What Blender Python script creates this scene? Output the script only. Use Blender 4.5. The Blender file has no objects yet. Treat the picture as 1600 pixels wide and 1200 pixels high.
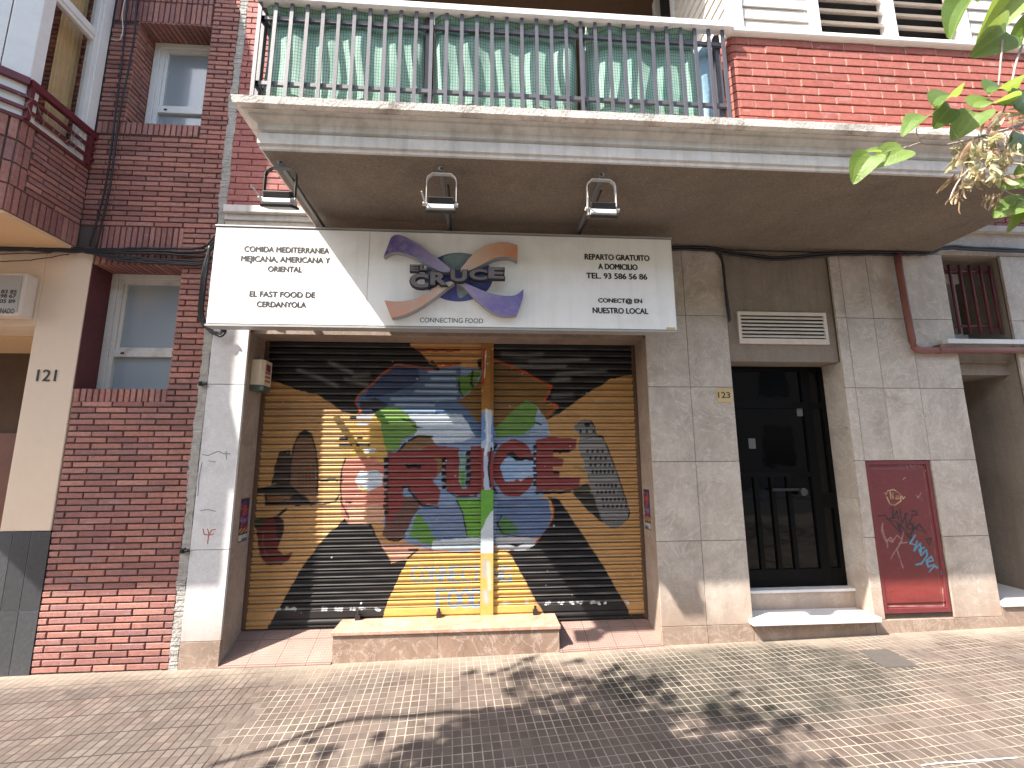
import bpy, math, random
import numpy as np
from mathutils import Vector, Matrix
R = random.Random(11)
C = bpy.context.scene.collection
PI = math.pi

# ---------------------------------------------------------------- measuring
# camera solved from the facade's own joints; 1600x1200 photo, facade plane y=0
F, PITCH, YAW, ROLL, DIST, CZ = 706.78, 0.1639, 0.0691, -0.00535, 3.5, 1.385
XA = Vector((math.cos(YAW), -math.sin(YAW), 0)); YH = Vector((math.sin(YAW), math.cos(YAW), 0))
FW = YH * math.cos(PITCH) + Vector((0, 0, math.sin(PITCH)))
UPA = Vector((0, 0, math.cos(PITCH))) - YH * math.sin(PITCH)
RIGHT = XA * math.cos(ROLL) + UPA * math.sin(ROLL)
UP = UPA * math.cos(ROLL) - XA * math.sin(ROLL)
CAM = Vector((0, -DIST, CZ))
def W(u, v, y=0.0):
    "the point of the plane y that the photograph shows at pixel u, v"
    d = FW * F + RIGHT * (u - 800) - UP * (v - 600)
    return CAM + d * ((DIST + y) / d.y)
def WX(u, v, x):
    d = FW * F + RIGHT * (u - 800) - UP * (v - 600)
    return CAM + d * (x / d.x)
GX = [-9, -3, -1, 0.6, 1.34, 2.05, 3.06, 4.05, 10]
GZ = [-1.44, -1.405, -1.402, -1.377, -1.357, -1.348, -1.326, -1.308, -1.21]
def gz(x, y=0.0):
    return float(np.interp(x, GX, GZ)) + CZ + 0.012 * min(0.0, y)
def WG(u, v):
    d = FW * F + RIGHT * (u - 800) - UP * (v - 600)
    z = CZ - 1.38
    for _ in range(6):
        p = CAM + d * ((z - CZ) / d.z); z = gz(p.x, p.y)
    return p
def Zc(z): return z + CZ

# ---------------------------------------------------------------- mesh builder
class MB:
    def __init__(s): s.v = []; s.f = []; s.t = []
    def face(s, pts, t=0.0):
        n = len(s.v); s.v += [tuple(p) for p in pts]; s.f.append(list(range(n, n + len(pts)))); s.t.append(t)
    def add(s, vs, fs, t=0.0):
        n = len(s.v); s.v += [tuple(p) for p in vs]
        for f in fs: s.f.append([n + i for i in f]); s.t.append(t)
    def box(s, x0, x1, y0, y1, z0, z1, t=0.0, j=0.0):
        x0, x1 = min(x0, x1), max(x0, x1); y0, y1 = min(y0, y1), max(y0, y1); z0, z1 = min(z0, z1), max(z0, z1)
        r = lambda: R.uniform(-j, j) if j else 0
        vs = [(x + r(), y + r(), z + r()) for z in (z0, z1) for y in (y0, y1) for x in (x0, x1)]
        s.add(vs, [(0, 2, 3, 1), (4, 5, 7, 6), (0, 1, 5, 4), (2, 6, 7, 3), (0, 4, 6, 2), (1, 3, 7, 5)], t)
    def obox(s, o, ax, ay, az, t=0.0):
        "box with corner o and edge vectors"
        o = Vector(o); ax, ay, az = Vector(ax), Vector(ay), Vector(az)
        vs = [o + ax * i + ay * j + az * k for k in (0, 1) for j in (0, 1) for i in (0, 1)]
        fs = [(0, 2, 3, 1), (4, 5, 7, 6), (0, 1, 5, 4), (2, 6, 7, 3), (0, 4, 6, 2), (1, 3, 7, 5)]
        if ax.cross(ay).dot(az) < 0: fs = [tuple(reversed(f)) for f in fs]
        s.add(vs, fs, t)
    def bar(s, a, b, w, h, up=(0, 0, 1), t=0.0):
        a, b = Vector(a), Vector(b); d = (b - a); n = d.normalized(); u = Vector(up)
        if abs(n.dot(u)) > .95: u = Vector((0, 1, 0))
        sd = n.cross(u).normalized() * w; u2 = sd.cross(n).normalized() * h
        s.obox(a - sd / 2 - u2 / 2, d, sd, u2, t)
    def prism(s, pts, d, t=0.0):
        "polygon pts (3-D) extruded by vector d"
        n = len(pts); d = Vector(d); P = [Vector(p) for p in pts]
        nn = Vector((0, 0, 0))
        for i in range(n):
            a, b = P[i], P[(i + 1) % n]; nn += a.cross(b)
        if nn.dot(d) > 0: P = P[::-1]
        vs = P + [p + d for p in P]
        fs = [list(range(n)), list(range(2 * n - 1, n - 1, -1))] + [(i, i + n, (i + 1) % n + n, (i + 1) % n) for i in range(n)]
        s.add(vs, fs, t)
    def tube(s, pts, r, n=8, t=0.0, taper=None):
        P = [Vector(p) for p in pts]; m = len(P); rings = []
        up = Vector((0, 0, 1))
        for i, p in enumerate(P):
            d = (P[min(i + 1, m - 1)] - P[max(i - 1, 0)]).normalized()
            u = up if abs(d.z) < .9 else Vector((0, 1, 0))
            a = d.cross(u).normalized(); b = a.cross(d).normalized()
            rr = r if taper is None else r + (taper - r) * i / (m - 1)
            rings.append([p + a * math.cos(2 * PI * k / n) * rr + b * math.sin(2 * PI * k / n) * rr for k in range(n)])
        vs = [v for g in rings for v in g]; fs = []
        for i in range(m - 1):
            for k in range(n):
                fs.append((i * n + k, i * n + (k + 1) % n, (i + 1) * n + (k + 1) % n, (i + 1) * n + k))
        fs.append(list(range(n - 1, -1, -1))); fs.append([(m - 1) * n + k for k in range(n)])
        s.add(vs, fs, t)
    def cyl(s, a, b, r, n=20, t=0.0): s.tube([a, b], r, n, t)
    def build(s, name, mat, parent=None, smooth=False, bevel=0.0, origin=None):
        me = bpy.data.meshes.new(name)
        off = Vector((0, 0, 0))
        p = parent
        while p is not None: off += p.location; p = p.parent
        o = bpy.data.objects.new(name, me)
        if origin is not None: o.location = Vector(origin) - off; off = Vector(origin)
        me.from_pydata([(a - off.x, b - off.y, c - off.z) for a, b, c in s.v], [], s.f); me.update()
        at = me.attributes.new('tone', 'FLOAT', 'FACE'); at.data.foreach_set('value', s.t)
        if smooth: me.polygons.foreach_set('use_smooth', [True] * len(me.polygons))
        me.materials.append(mat); C.objects.link(o); o.parent = parent
        if bevel:
            b = o.modifiers.new('edge', 'BEVEL'); b.width = bevel; b.segments = 2; b.limit_method = 'ANGLE'; b.angle_limit = .7
        return o

def thing(name, label, cat, loc=(0, 0, 0), group=None):
    o = bpy.data.objects.new(name, None); C.objects.link(o); o.location = loc; o.empty_display_size = .1
    o['label'] = label; o['category'] = cat
    if group: o['group'] = group
    return o
def tag(o, label, cat, group=None, kind=None):
    o['label'] = label; o['category'] = cat
    if group: o['group'] = group
    if kind: o['kind'] = kind
    return o
def structure(o): o['kind'] = 'structure'; return o

# ---------------------------------------------------------------- materials
def nodes(name):
    m = bpy.data.materials.new(name); m.use_nodes = True
    nt = m.node_tree; b = nt.nodes['Principled BSDF']
    return m, nt, b
def N(nt, ty, **kw):
    n = nt.nodes.new(ty)
    for k, v in kw.items(): setattr(n, k, v)
    return n
def L(nt, a, b): nt.links.new(a, b)
def val(nt, op, a, b=None, c=None):
    n = N(nt, 'ShaderNodeMath', operation=op)
    for i, x in enumerate((a, b, c)):
        if x is None: continue
        if isinstance(x, (int, float)): n.inputs[i].default_value = x
        else: L(nt, x, n.inputs[i])
    return n.outputs[0]
def mixc(nt, f, a, b, bl='MIX'):
    n = N(nt, 'ShaderNodeMix', data_type='RGBA', blend_type=bl)
    for i, x in ((0, f), (6, a), (7, b)):
        if isinstance(x, (int, float)): n.inputs[i].default_value = x
        elif isinstance(x, tuple): n.inputs[i].default_value = (*x, 1)[:4]
        else: L(nt, x, n.inputs[i])
    return n.outputs[2]
def pos(nt): return N(nt, 'ShaderNodeNewGeometry').outputs['Position']
def noise(nt, vec, scale, detail=6, rough=.6, dist=0.0):
    n = N(nt, 'ShaderNodeTexNoise'); n.inputs['Scale'].default_value = scale
    n.inputs['Detail'].default_value = detail; n.inputs['Roughness'].default_value = rough; n.inputs['Distortion'].default_value = dist
    L(nt, vec, n.inputs['Vector']); return n.outputs['Fac']
def ramp(nt, fac, stops):
    n = N(nt, 'ShaderNodeValToRGB'); e = n.color_ramp.elements
    while len(e) < len(stops): e.new(.5)
    for i, (p, c) in enumerate(stops):
        e[i].position = p; e[i].color = (*c, 1) if isinstance(c, tuple) else (c, c, c, 1)
    L(nt, fac, n.inputs[0]); return n.outputs[0]
def scalev(nt, vec, s):
    n = N(nt, 'ShaderNodeVectorMath', operation='MULTIPLY'); L(nt, vec, n.inputs[0]); n.inputs[1].default_value = s
    return n.outputs[0]
def bump(nt, b, h, dist=.01, strength=1.0):
    n = N(nt, 'ShaderNodeBump'); n.inputs['Distance'].default_value = dist; n.inputs['Strength'].default_value = strength
    L(nt, h, n.inputs['Height']); L(nt, n.outputs[0], b.inputs['Normal'])
def tone(nt, col, k=1.0):
    a = N(nt, 'ShaderNodeAttribute', attribute_name='tone')
    f = val(nt, 'MULTIPLY_ADD', a.outputs['Fac'], k, 1.0)
    n = N(nt, 'ShaderNodeVectorMath', operation='SCALE'); L(nt, col, n.inputs[0]); L(nt, f, n.inputs['Scale'])
    return n.outputs[0]

def plain(name, col, rough=.6, var=.25, scale=6, bscale=80, bd=.002, metal=0.0, spec=.5, dirt=None, streak=0.0, dirtamt=.5, grain=0.0, lime=0.0):
    "one surface with large and small mottling, optional dirt patches and rain streaks"
    m, nt, b = nodes(name); p = pos(nt)
    big = noise(nt, p, scale); small = noise(nt, p, scale * 9, 4)
    f = val(nt, 'ADD', val(nt, 'MULTIPLY', big, .65), val(nt, 'MULTIPLY', small, .35))
    f = ramp(nt, f, [(.3, 0.0), (.7, 1.0)])
    lo = tuple(c * (1 - var) for c in col); hi = tuple(min(1, c * (1 + var * .7)) for c in col)
    c = mixc(nt, f, lo, hi)
    if dirt:
        d = ramp(nt, noise(nt, p, scale * .6 + 1, 8, .7, .5), [(.5, 0.0), (.68, 1.0)])
        c = mixc(nt, val(nt, 'MULTIPLY', d, dirtamt), c, dirt)
    if streak:
        s = ramp(nt, noise(nt, scalev(nt, p, (14, 14, .7)), 1.0, 5, .6), [(.48, 0.0), (.7, 1.0)])
        c = mixc(nt, val(nt, 'MULTIPLY', s, streak), c, tuple(x * .45 for x in col))
    if grain:
        gn = ramp(nt, noise(nt, p, 75, 4, .75), [(.38, 0.0), (.62, 1.0)]); c = mixc(nt, val(nt, 'MULTIPLY', val(nt, 'SUBTRACT', 1.0, gn), grain), c, tuple(x * .35 for x in col))
    if lime:
        s = ramp(nt, noise(nt, scalev(nt, p, (9, 9, .35)), 1.0, 6, .6), [(.60, 0.0), (.66, 1.0)]); c = mixc(nt, val(nt, 'MULTIPLY', s, lime), c, (.66, .65, .64))
    c = tone(nt, c)
    L(nt, c, b.inputs['Base Color'])
    b.inputs['Roughness'].default_value = rough; b.inputs['Metallic'].default_value = metal
    b.inputs['Specular IOR Level'].default_value = spec
    if bd: bump(nt, b, noise(nt, p, bscale, 5), bd)
    return m

def marble(name, c1, c2, vein, rough=.45, pink=None, dirt=.35):
    m, nt, b = nodes(name); p = pos(nt)
    # every slab gets its own cut of the stone
    a = N(nt, 'ShaderNodeAttribute', attribute_name='tone')
    sh = N(nt, 'ShaderNodeCombineXYZ'); k = val(nt, 'MULTIPLY', a.outputs['Fac'], 91.0)
    L(nt, k, sh.inputs[0]); L(nt, k, sh.inputs[2])
    ad = N(nt, 'ShaderNodeVectorMath', operation='ADD'); L(nt, p, ad.inputs[0]); L(nt, sh.outputs[0], ad.inputs[1]); q = ad.outputs[0]
    f = noise(nt, q, 2.6, 9, .66, 1.1)
    c = mixc(nt, ramp(nt, f, [(.34, 0.0), (.66, 1.0)]), c1, c2)
    cl = noise(nt, q, 11, 6, .6, .6)
    c = mixc(nt, val(nt, 'MULTIPLY', ramp(nt, cl, [(.5, 0.0), (.75, 1.0)]), .45), c, tuple(x * 1.22 for x in c2))
    v = noise(nt, q, 3.2, 8, .62, 1.8); v = val(nt, 'ABSOLUTE', val(nt, 'SUBTRACT', v, .5))
    c = mixc(nt, val(nt, 'MULTIPLY', ramp(nt, v, [(0.0, 1.0), (.022, 0.0)]), .55), c, vein)
    v2 = noise(nt, q, 9.0, 6, .6, 2.5); v2 = val(nt, 'ABSOLUTE', val(nt, 'SUBTRACT', v2, .47))
    c = mixc(nt, val(nt, 'MULTIPLY', ramp(nt, v2, [(0.0, 1.0), (.03, 0.0)]), .3), c, tuple(x * .72 for x in c1))
    sp = noise(nt, q, 120, 3, .6); c = mixc(nt, val(nt, 'MULTIPLY', ramp(nt, sp, [(.55, 0.0), (.75, 1.0)]), .35), c, tuple(x * .6 for x in c1))
    if pink:   # splash and rising damp near the pavement keeps a pinkish brown tide line
        sx = N(nt, 'ShaderNodeSeparateXYZ'); L(nt, p, sx.inputs[0])
        w = val(nt, 'ADD', sx.outputs[2], val(nt, 'MULTIPLY', noise(nt, scalev(nt, p, (3, 3, 1)), 1.6, 6), .55))
        c = mixc(nt, val(nt, 'MULTIPLY', ramp(nt, w, [(.42, 1.0), (.8, 0.0)]), .75), c, mixc(nt, f, tuple(x * .75 for x in pink), pink))
    dd = ramp(nt, noise(nt, scalev(nt, p, (5, 5, 1.2)), 1.0, 8, .68), [(.5, 0.0), (.72, 1.0)])
    c = mixc(nt, val(nt, 'MULTIPLY', dd, dirt), c, tuple(x * .55 for x in c1))
    c = tone(nt, c, .5)
    L(nt, c, b.inputs['Base Color']); b.inputs['Roughness'].default_value = rough
    L(nt, val(nt, 'MULTIPLY_ADD', cl, .3, rough - .12), b.inputs['Roughness'])
    bump(nt, b, noise(nt, p, 45, 6), .0015)
    return m

def brickmat(name, cols, rough=.85, soot=.4):
    m, nt, b = nodes(name); p = pos(nt)
    a = N(nt, 'ShaderNodeAttribute', attribute_name='tone')
    c = ramp(nt, a.outputs['Fac'], [(i / (len(cols) - 1), x) for i, x in enumerate(cols)])
    f = noise(nt, p, 38, 6, .7)
    c = mixc(nt, ramp(nt, f, [(.35, .75), (.7, 0.0)]), c, mixc(nt, 1.0, c, (.62, .58, .6), 'MULTIPLY'))
    f2 = noise(nt, p, 1.7, 7, .7, .4)
    c = mixc(nt, val(nt, 'MULTIPLY', ramp(nt, f2, [(.48, 0.0), (.66, 1.0)]), soot), c, (.075, .05, .05))
    f3 = noise(nt, scalev(nt, p, (6, 6, 18)), 1.0, 5, .6)
    c = mixc(nt, val(nt, 'MULTIPLY', ramp(nt, f3, [(.60, 0.0), (.74, 1.0)]), .4), c, (.5, .42, .4))
    f4 = noise(nt, p, 90, 5, .7); c = mixc(nt, val(nt, 'MULTIPLY', ramp(nt, f4, [(.32, 1.0), (.46, 0.0)]), .45), c, (.10, .055, .05))
    L(nt, c, b.inputs['Base Color']); b.inputs['Roughness'].default_value = rough
    bump(nt, b, noise(nt, p, 130, 6, .7), .004)
    return m

def vcol(name, rough=.5, bd=.0008, spec=.5, wear=None, wearamt=.5):
    m, nt, b = nodes(name); p = pos(nt)
    a = N(nt, 'ShaderNodeAttribute', attribute_name='paint')
    c = a.outputs['Color']
    f = noise(nt, scalev(nt, p, (9, 9, 30)), 1.0, 6, .65)
    c = mixc(nt, ramp(nt, f, [(.35, .35), (.65, 0.0)]), c, mixc(nt, 1.0, c, (.6, .6, .6), 'MULTIPLY'))
    f = noise(nt, scalev(nt, p, (3, 3, 3)), 1.0, 8, .7)
    c = mixc(nt, val(nt, 'MULTIPLY', ramp(nt, f, [(.52, 0.0), (.74, 1.0)]), .3), c, mixc(nt, 1.0, c, (.45, .42, .4), 'MULTIPLY'))
    if wear:
        w = noise(nt, p, 26, 8, .75); c = mixc(nt, val(nt, 'MULTIPLY', ramp(nt, w, [(.66, 0.0), (.7, 1.0)]), wearamt), c, wear)
    L(nt, c, b.inputs['Base Color']); b.inputs['Roughness'].default_value = rough; b.inputs['Specular IOR Level'].default_value = spec
    bump(nt, b, noise(nt, p, 60, 5), bd)
    return m

def glass(name, tint, rough=.04, trans=0.0, coat=.6):
    m, nt, b = nodes(name)
    b.inputs['Base Color'].default_value = (*tint, 1); b.inputs['Roughness'].default_value = rough
    b.inputs['Coat Weight'].default_value = coat; b.inputs['Coat Roughness'].default_value = .02; b.inputs['Specular IOR Level'].default_value = .6 if coat else .3
    if trans:
        out = nt.nodes['Material Output']; t = N(nt, 'ShaderNodeBsdfTransparent'); mx = N(nt, 'ShaderNodeMixShader')
        fr = N(nt, 'ShaderNodeLayerWeight'); fr.inputs[0].default_value = .5
        mx2 = val(nt, 'ADD', val(nt, 'MULTIPLY', val(nt, 'POWER', fr.outputs['Facing'], 4.0), .6), 1 - trans)
        L(nt, mx2, mx.inputs[0]); L(nt, t.outputs[0], mx.inputs[1]); L(nt, b.outputs[0], mx.inputs[2]); L(nt, mx.outputs[0], out.inputs[0])
    bump(nt, b, noise(nt, pos(nt), 3, 3), .001)
    return m

M = {}
M['stone'] = marble('marble_cladding', (.385, .325, .272), (.545, .48, .415), (.66, .61, .55), .5, pink=(.37, .26, .20))
M['pillar'] = marble('pale_marble', (.58, .575, .58), (.66, .655, .66), (.72, .71, .71), .5, pink=(.40, .30, .235), dirt=.25)
M['jamb'] = marble('jamb_marble', (.23, .175, .14), (.34, .27, .22), (.4, .34, .3), .5)
M['plinth'] = marble('brown_plinth', (.23, .165, .125), (.33, .245, .19), (.48, .39, .33), .6)
M['redmarble'] = marble('red_marble', (.40, .21, .15), (.50, .32, .24), (.60, .48, .41), .3, dirt=.15)
M['granite'] = marble('speckled_granite', (.21, .135, .10), (.32, .225, .17), (.55, .46, .40), .5)
M['whitemarble'] = plain('white_marble', (.68, .67, .66), .3, .12, 3, 60, .0006, dirt=(.45, .43, .4), dirtamt=.4)
M['render'] = plain('grey_render', (.28, .232, .19), .9, .2, 2.2, 120, .003, dirt=(.17, .14, .11), streak=.3, grain=.25)
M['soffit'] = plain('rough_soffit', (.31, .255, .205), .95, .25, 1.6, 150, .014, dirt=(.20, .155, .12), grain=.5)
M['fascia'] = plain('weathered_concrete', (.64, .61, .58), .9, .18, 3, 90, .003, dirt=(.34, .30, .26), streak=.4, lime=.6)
M['lip'] = plain('stained_lip', (.72, .68, .63), .95, .25, 7, 70, .006, dirt=(.20, .17, .14), dirtamt=.75)
M['mortar'] = plain('mortar', (.11, .085, .072), .95, .25, 9, 120, .003)
M['mortar_light'] = plain('pale_mortar', (.46, .34, .28), .95, .2, 9, 120, .002)
M['concrete'] = plain('rough_concrete', (.42, .40, .37), .95, .3, 18, 60, .012, dirt=(.25, .23, .2))
M['brick_old'] = brickmat('old_brick', [(.30, .135, .118), (.40, .175, .145), (.50, .225, .175), (.34, .17, .155), (.55, .265, .21)], .85, .32)
M['brick_new'] = brickmat('red_brick', [(.40, .115, .082), (.43, .132, .098), (.37, .105, .075), (.46, .15, .115)], .75, .05)
M['brick_pink'] = brickmat('pink_brick', [(.42, .15, .13), (.46, .175, .15), (.38, .13, .115), (.49, .20, .17)], .8, .08)
M['cream'] = plain('cream_paint', (.72, .57, .43), .8, .06, 2, 80, .001)
M['cream_soffit'] = plain('cream_soffit_paint', (.70, .47, .27), .8, .06, 2, 80, .001)
M['maroon'] = plain('maroon_paint', (.115, .028, .03), .7, .3, 4, 60, .002)
M['granite_black'] = plain('black_tile', (.045, .047, .052), .45, .4, 40, 200, .0005)
M['groutwhite'] = plain('white_grout', (.45, .45, .45), .9, .1)
M['white'] = plain('white_lacquer', (.78, .77, .76), .4, .05, 3, 50, .0004, dirt=(.55, .53, .5), dirtamt=.3)
M['oldwhite'] = plain('peeling_white', (.62, .59, .55), .6, .1, 6, 70, .002, dirt=(.32, .26, .2), dirtamt=.6)
M['signwhite'] = plain('sign_acrylic', (.88, .88, .88), .35, .04, 1.5, 30, .0003, dirt=(.68, .67, .64), dirtamt=.5, streak=.12)
M['signframe'] = plain('sign_aluminium', (.42, .42, .42), .45, .15, 6, 60, .0005, metal=.3)
M['letter'] = plain('dark_lettering', (.018, .016, .018), .6, .1, 5, 50, 0)
M['letterface'] = plain('faded_letter_face', (.17, .15, .155), .6, .25, 20, 60, .001)
M['greyside'] = plain('grey_foam', (.30, .30, .31), .8, .2, 10, 60, .001)
M['steel'] = plain('painted_steel', (.075, .072, .085), .5, .2, 20, 80, .0008)
M['steelwhite'] = plain('white_rail_paint', (.72, .71, .71), .5, .12, 12, 80, .0008, dirt=(.4, .36, .33), dirtamt=.5)
M['blacksteel'] = plain('black_steel', (.022, .02, .02), .4, .3, 20, 80, .0006)
M['lampgrey'] = plain('lamp_metal', (.50, .49, .47), .5, .15, 20, 80, .0006)
M['armgrey'] = plain('arm_metal', (.16, .165, .17), .5, .2, 20, 80, .0006)
M['maroonsteel'] = plain('maroon_rail_paint', (.13, .018, .025), .45, .3, 15, 80, .0008)
M['pipe'] = plain('brown_pipe', (.22, .085, .07), .6, .2, 8, 60, .001, dirt=(.12, .06, .05))
M['cable'] = plain('black_cable', (.013, .013, .017), .5, .3, 20, 60, 0)
M['doorblack'] = plain('black_door_paint', (.0035, .0035, .004), .45, .2, 8, 60, .0004, spec=.12)
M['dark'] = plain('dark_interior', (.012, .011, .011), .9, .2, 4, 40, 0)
M['darkbrown'] = plain('brown_interior', (.10, .055, .03), .8, .3, 4, 40, .001)
M['bayinside'] = plain('warm_interior_paint', (.42, .24, .14), .8, .2, 4, 40, .001)
M['wood'] = plain('varnished_wood', (.15, .045, .022), .5, .3, 5, 40, .001)
M['tan'] = plain('tan_curtain', (.72, .50, .26), .9, .15, 9, 60, .001)
M['winglass'] = glass('frosted_glass', (.30, .34, .37), .12)
M['doorglass'] = glass('dark_glass', (.003, .0032, .0035), .03, coat=0.0)
M['bayglass'] = glass('clear_glass', (.02, .02, .02), .02, trans=.93)
M['paper'] = plain('paper_notice', (.13, .13, .13), .8, .1)
M['brass'] = plain('brass_plate', (.62, .47, .24), .4, .12, 8, 60, .0005, metal=.25)
M['chrome'] = plain('brushed_metal', (.11, .11, .105), .3, .1, 8, 60, .0003, metal=.8)
M['louvre'] = plain('cream_louvre', (.66, .58, .51), .6, .1, 6, 60, .0008, dirt=(.35, .29, .24), dirtamt=.4)
M['siding'] = plain('cream_siding', (.66, .62, .57), .6, .06, 2, 60, .0006)
M['alarmcream'] = plain('alarm_plastic', (.62, .52, .40), .5, .1, 6, 60, .0004)
M['alarmred'] = plain('faded_red_print', (.33, .12, .07), .6, .3, 25, 60, 0)
M['alarmpurple'] = plain('purple_print', (.15, .03, .09), .6, .2, 25, 60, 0)
M['alarmgreen'] = plain('smoked_lens', (.07, .085, .075), .3, .1, 6, 60, 0)
M['ramp'] = plain('pink_floor_tile', (.38, .235, .195), .8, .15, 6, 150, .002, dirt=(.35, .24, .19))
def ramptile():
    m, nt, b = nodes('pink_ramp_tile'); p = pos(nt); br = N(nt, 'ShaderNodeTexBrick'); br.offset = 0; L(nt, p, br.inputs['Vector'])
    for k, v in (('Scale', 1), ('Brick Width', .2), ('Row Height', .2), ('Mortar Size', .003), ('Mortar Smooth', .2)): br.inputs[k].default_value = v
    f2 = N(nt, 'ShaderNodeTexBrick'); f2.offset = 0; L(nt, p, f2.inputs['Vector'])
    for k, v in (('Scale', 1), ('Brick Width', .02), ('Row Height', .02), ('Mortar Size', .002), ('Mortar Smooth', .4)): f2.inputs[k].default_value = v
    n = noise(nt, p, 4, 7, .65); c = mixc(nt, ramp(nt, n, [(.3, 0.0), (.7, 1.0)]), (.23, .145, .12), (.33, .22, .185)); c = mixc(nt, val(nt, 'MULTIPLY', f2.outputs['Fac'], .45), c, (.15, .09, .075)); c = mixc(nt, val(nt, 'MULTIPLY', br.outputs['Fac'], .8), c, (.12, .085, .07))
    d = ramp(nt, noise(nt, p, 9, 7, .7), [(.52, 0.0), (.7, .6)]); c = mixc(nt, d, c, (.18, .14, .115)); L(nt, c, b.inputs['Base Color']); b.inputs['Roughness'].default_value = .75
    bump(nt, b, val(nt, 'MULTIPLY', val(nt, 'ADD', br.outputs['Fac'], val(nt, 'MULTIPLY', f2.outputs['Fac'], .5)), -1.0), .003); return m
M['ramp'] = ramptile()
M['coverplate'] = plain('cast_cover', (.085, .074, .066), .7, .2, 20, 150, .004)
M['asphalt'] = plain('asphalt', (.05, .05, .052), .9, .3, 5, 200, .006)
M['kerb'] = plain('granite_kerb', (.35, .34, .33), .85, .2, 12, 90, .003)
M['facade_far'] = plain('far_render', (.22, .18, .15), .9, .15, 1.0, 40, .002)
M['bark'] = plain('bark', (.22, .18, .15), .9, .35, 30, 90, .01)
M['twig'] = plain('twig_bark', (.34, .28, .25), .8, .3, 60, 200, .002)

def fabric():
    m, nt, b = nodes('green_mesh_fabric'); p = pos(nt)
    br = N(nt, 'ShaderNodeTexBrick'); br.offset = 0; br.squash = 1
    sx = N(nt, 'ShaderNodeSeparateXYZ'); L(nt, p, sx.inputs[0]); cb = N(nt, 'ShaderNodeCombineXYZ')
    L(nt, sx.outputs[0], cb.inputs[0]); L(nt, sx.outputs[2], cb.inputs[1]); L(nt, cb.outputs[0], br.inputs['Vector'])
    br.inputs['Scale'].default_value = 1; br.inputs['Brick Width'].default_value = .016; br.inputs['Row Height'].default_value = .022
    br.inputs['Mortar Size'].default_value = .0016; br.inputs['Mortar Smooth'].default_value = .3
    f = noise(nt, p, 5, 6)
    c = mixc(nt, ramp(nt, f, [(.35, 0.0), (.65, 1.0)]), (.24, .41, .34), (.36, .53, .45))
    c = mixc(nt, br.outputs['Fac'], c, (.05, .15, .12))
    out = nt.nodes['Material Output']; tr = N(nt, 'ShaderNodeBsdfTranslucent'); mx = N(nt, 'ShaderNodeMixShader'); mx.inputs[0].default_value = .06
    L(nt, c, b.inputs['Base Color']); L(nt, c, tr.inputs[0]); b.inputs['Roughness'].default_value = .8
    L(nt, b.outputs[0], mx.inputs[1]); L(nt, tr.outputs[0], mx.inputs[2]); L(nt, mx.outputs[0], out.inputs[0])
    bump(nt, b, br.outputs['Fac'], .001)
    return m
M['fabric'] = fabric()

def leafmat(name, c1, c2, tr=.4):
    m, nt, b = nodes(name); p = pos(nt)
    a = N(nt, 'ShaderNodeAttribute', attribute_name='tone')
    f = val(nt, 'ADD', val(nt, 'MULTIPLY', a.outputs['Fac'], .7), val(nt, 'MULTIPLY', noise(nt, p, 60, 5), .45))
    c = mixc(nt, ramp(nt, f, [(.15, 0.0), (.9, 1.0)]), c1, c2)
    if name == 'green_leaf':
        A = N(nt, 'ShaderNodeAttribute', attribute_name='la').outputs['Fac']; Bq = N(nt, 'ShaderNodeAttribute', attribute_name='lb').outputs['Fac']
        v = val(nt, 'ABSOLUTE', val(nt, 'SINE', val(nt, 'MULTIPLY', val(nt, 'SUBTRACT', Bq, val(nt, 'MULTIPLY', A, .42)), 15.0)))
        v = ramp(nt, v, [(.0, 1.0), (.16, 0.0)]); md = ramp(nt, A, [(.0, 1.0), (.09, 0.0)])
        vn = val(nt, 'MAXIMUM', val(nt, 'MULTIPLY', v, .55), md); c = mixc(nt, val(nt, 'MULTIPLY', vn, .6), c, (.26, .36, .12))
        sp = noise(nt, p, 140, 5, .7); c = mixc(nt, val(nt, 'MULTIPLY', ramp(nt, sp, [(.6, 0.0), (.68, 1.0)]), .5), c, (.16, .12, .03))
    out = nt.nodes['Material Output']; t = N(nt, 'ShaderNodeBsdfTranslucent'); mx = N(nt, 'ShaderNodeMixShader'); mx.inputs[0].default_value = tr
    L(nt, c, b.inputs['Base Color']); L(nt, mixc(nt, .35, c, (.45, .5, .06)), t.inputs[0]); b.inputs['Roughness'].default_value = .4
    L(nt, b.outputs[0], mx.inputs[1]); L(nt, t.outputs[0], mx.inputs[2]); L(nt, mx.outputs[0], out.inputs[0])
    bump(nt, b, noise(nt, p, 180, 4), .002)
    return m
def sheer():
    m, nt, b = nodes('sheer_sun_screen'); t = N(nt, 'ShaderNodeBsdfTranslucent'); t.inputs[0].default_value = (.75, .68, .58, 1); mx = N(nt, 'ShaderNodeMixShader'); mx.inputs[0].default_value = .5
    b.inputs['Base Color'].default_value = (.7, .66, .6, 1); b.inputs['Roughness'].default_value = .9; L(nt, b.outputs[0], mx.inputs[1]); L(nt, t.outputs[0], mx.inputs[2]); L(nt, mx.outputs[0], nt.nodes['Material Output'].inputs[0]); return m
M['sheer'] = sheer()
M['leaf'] = leafmat('green_leaf', (.075, .16, .025), (.20, .31, .07), .5)
M['pod'] = leafmat('dry_seed_pod', (.26, .13, .095), (.60, .58, .34), .3)

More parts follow.
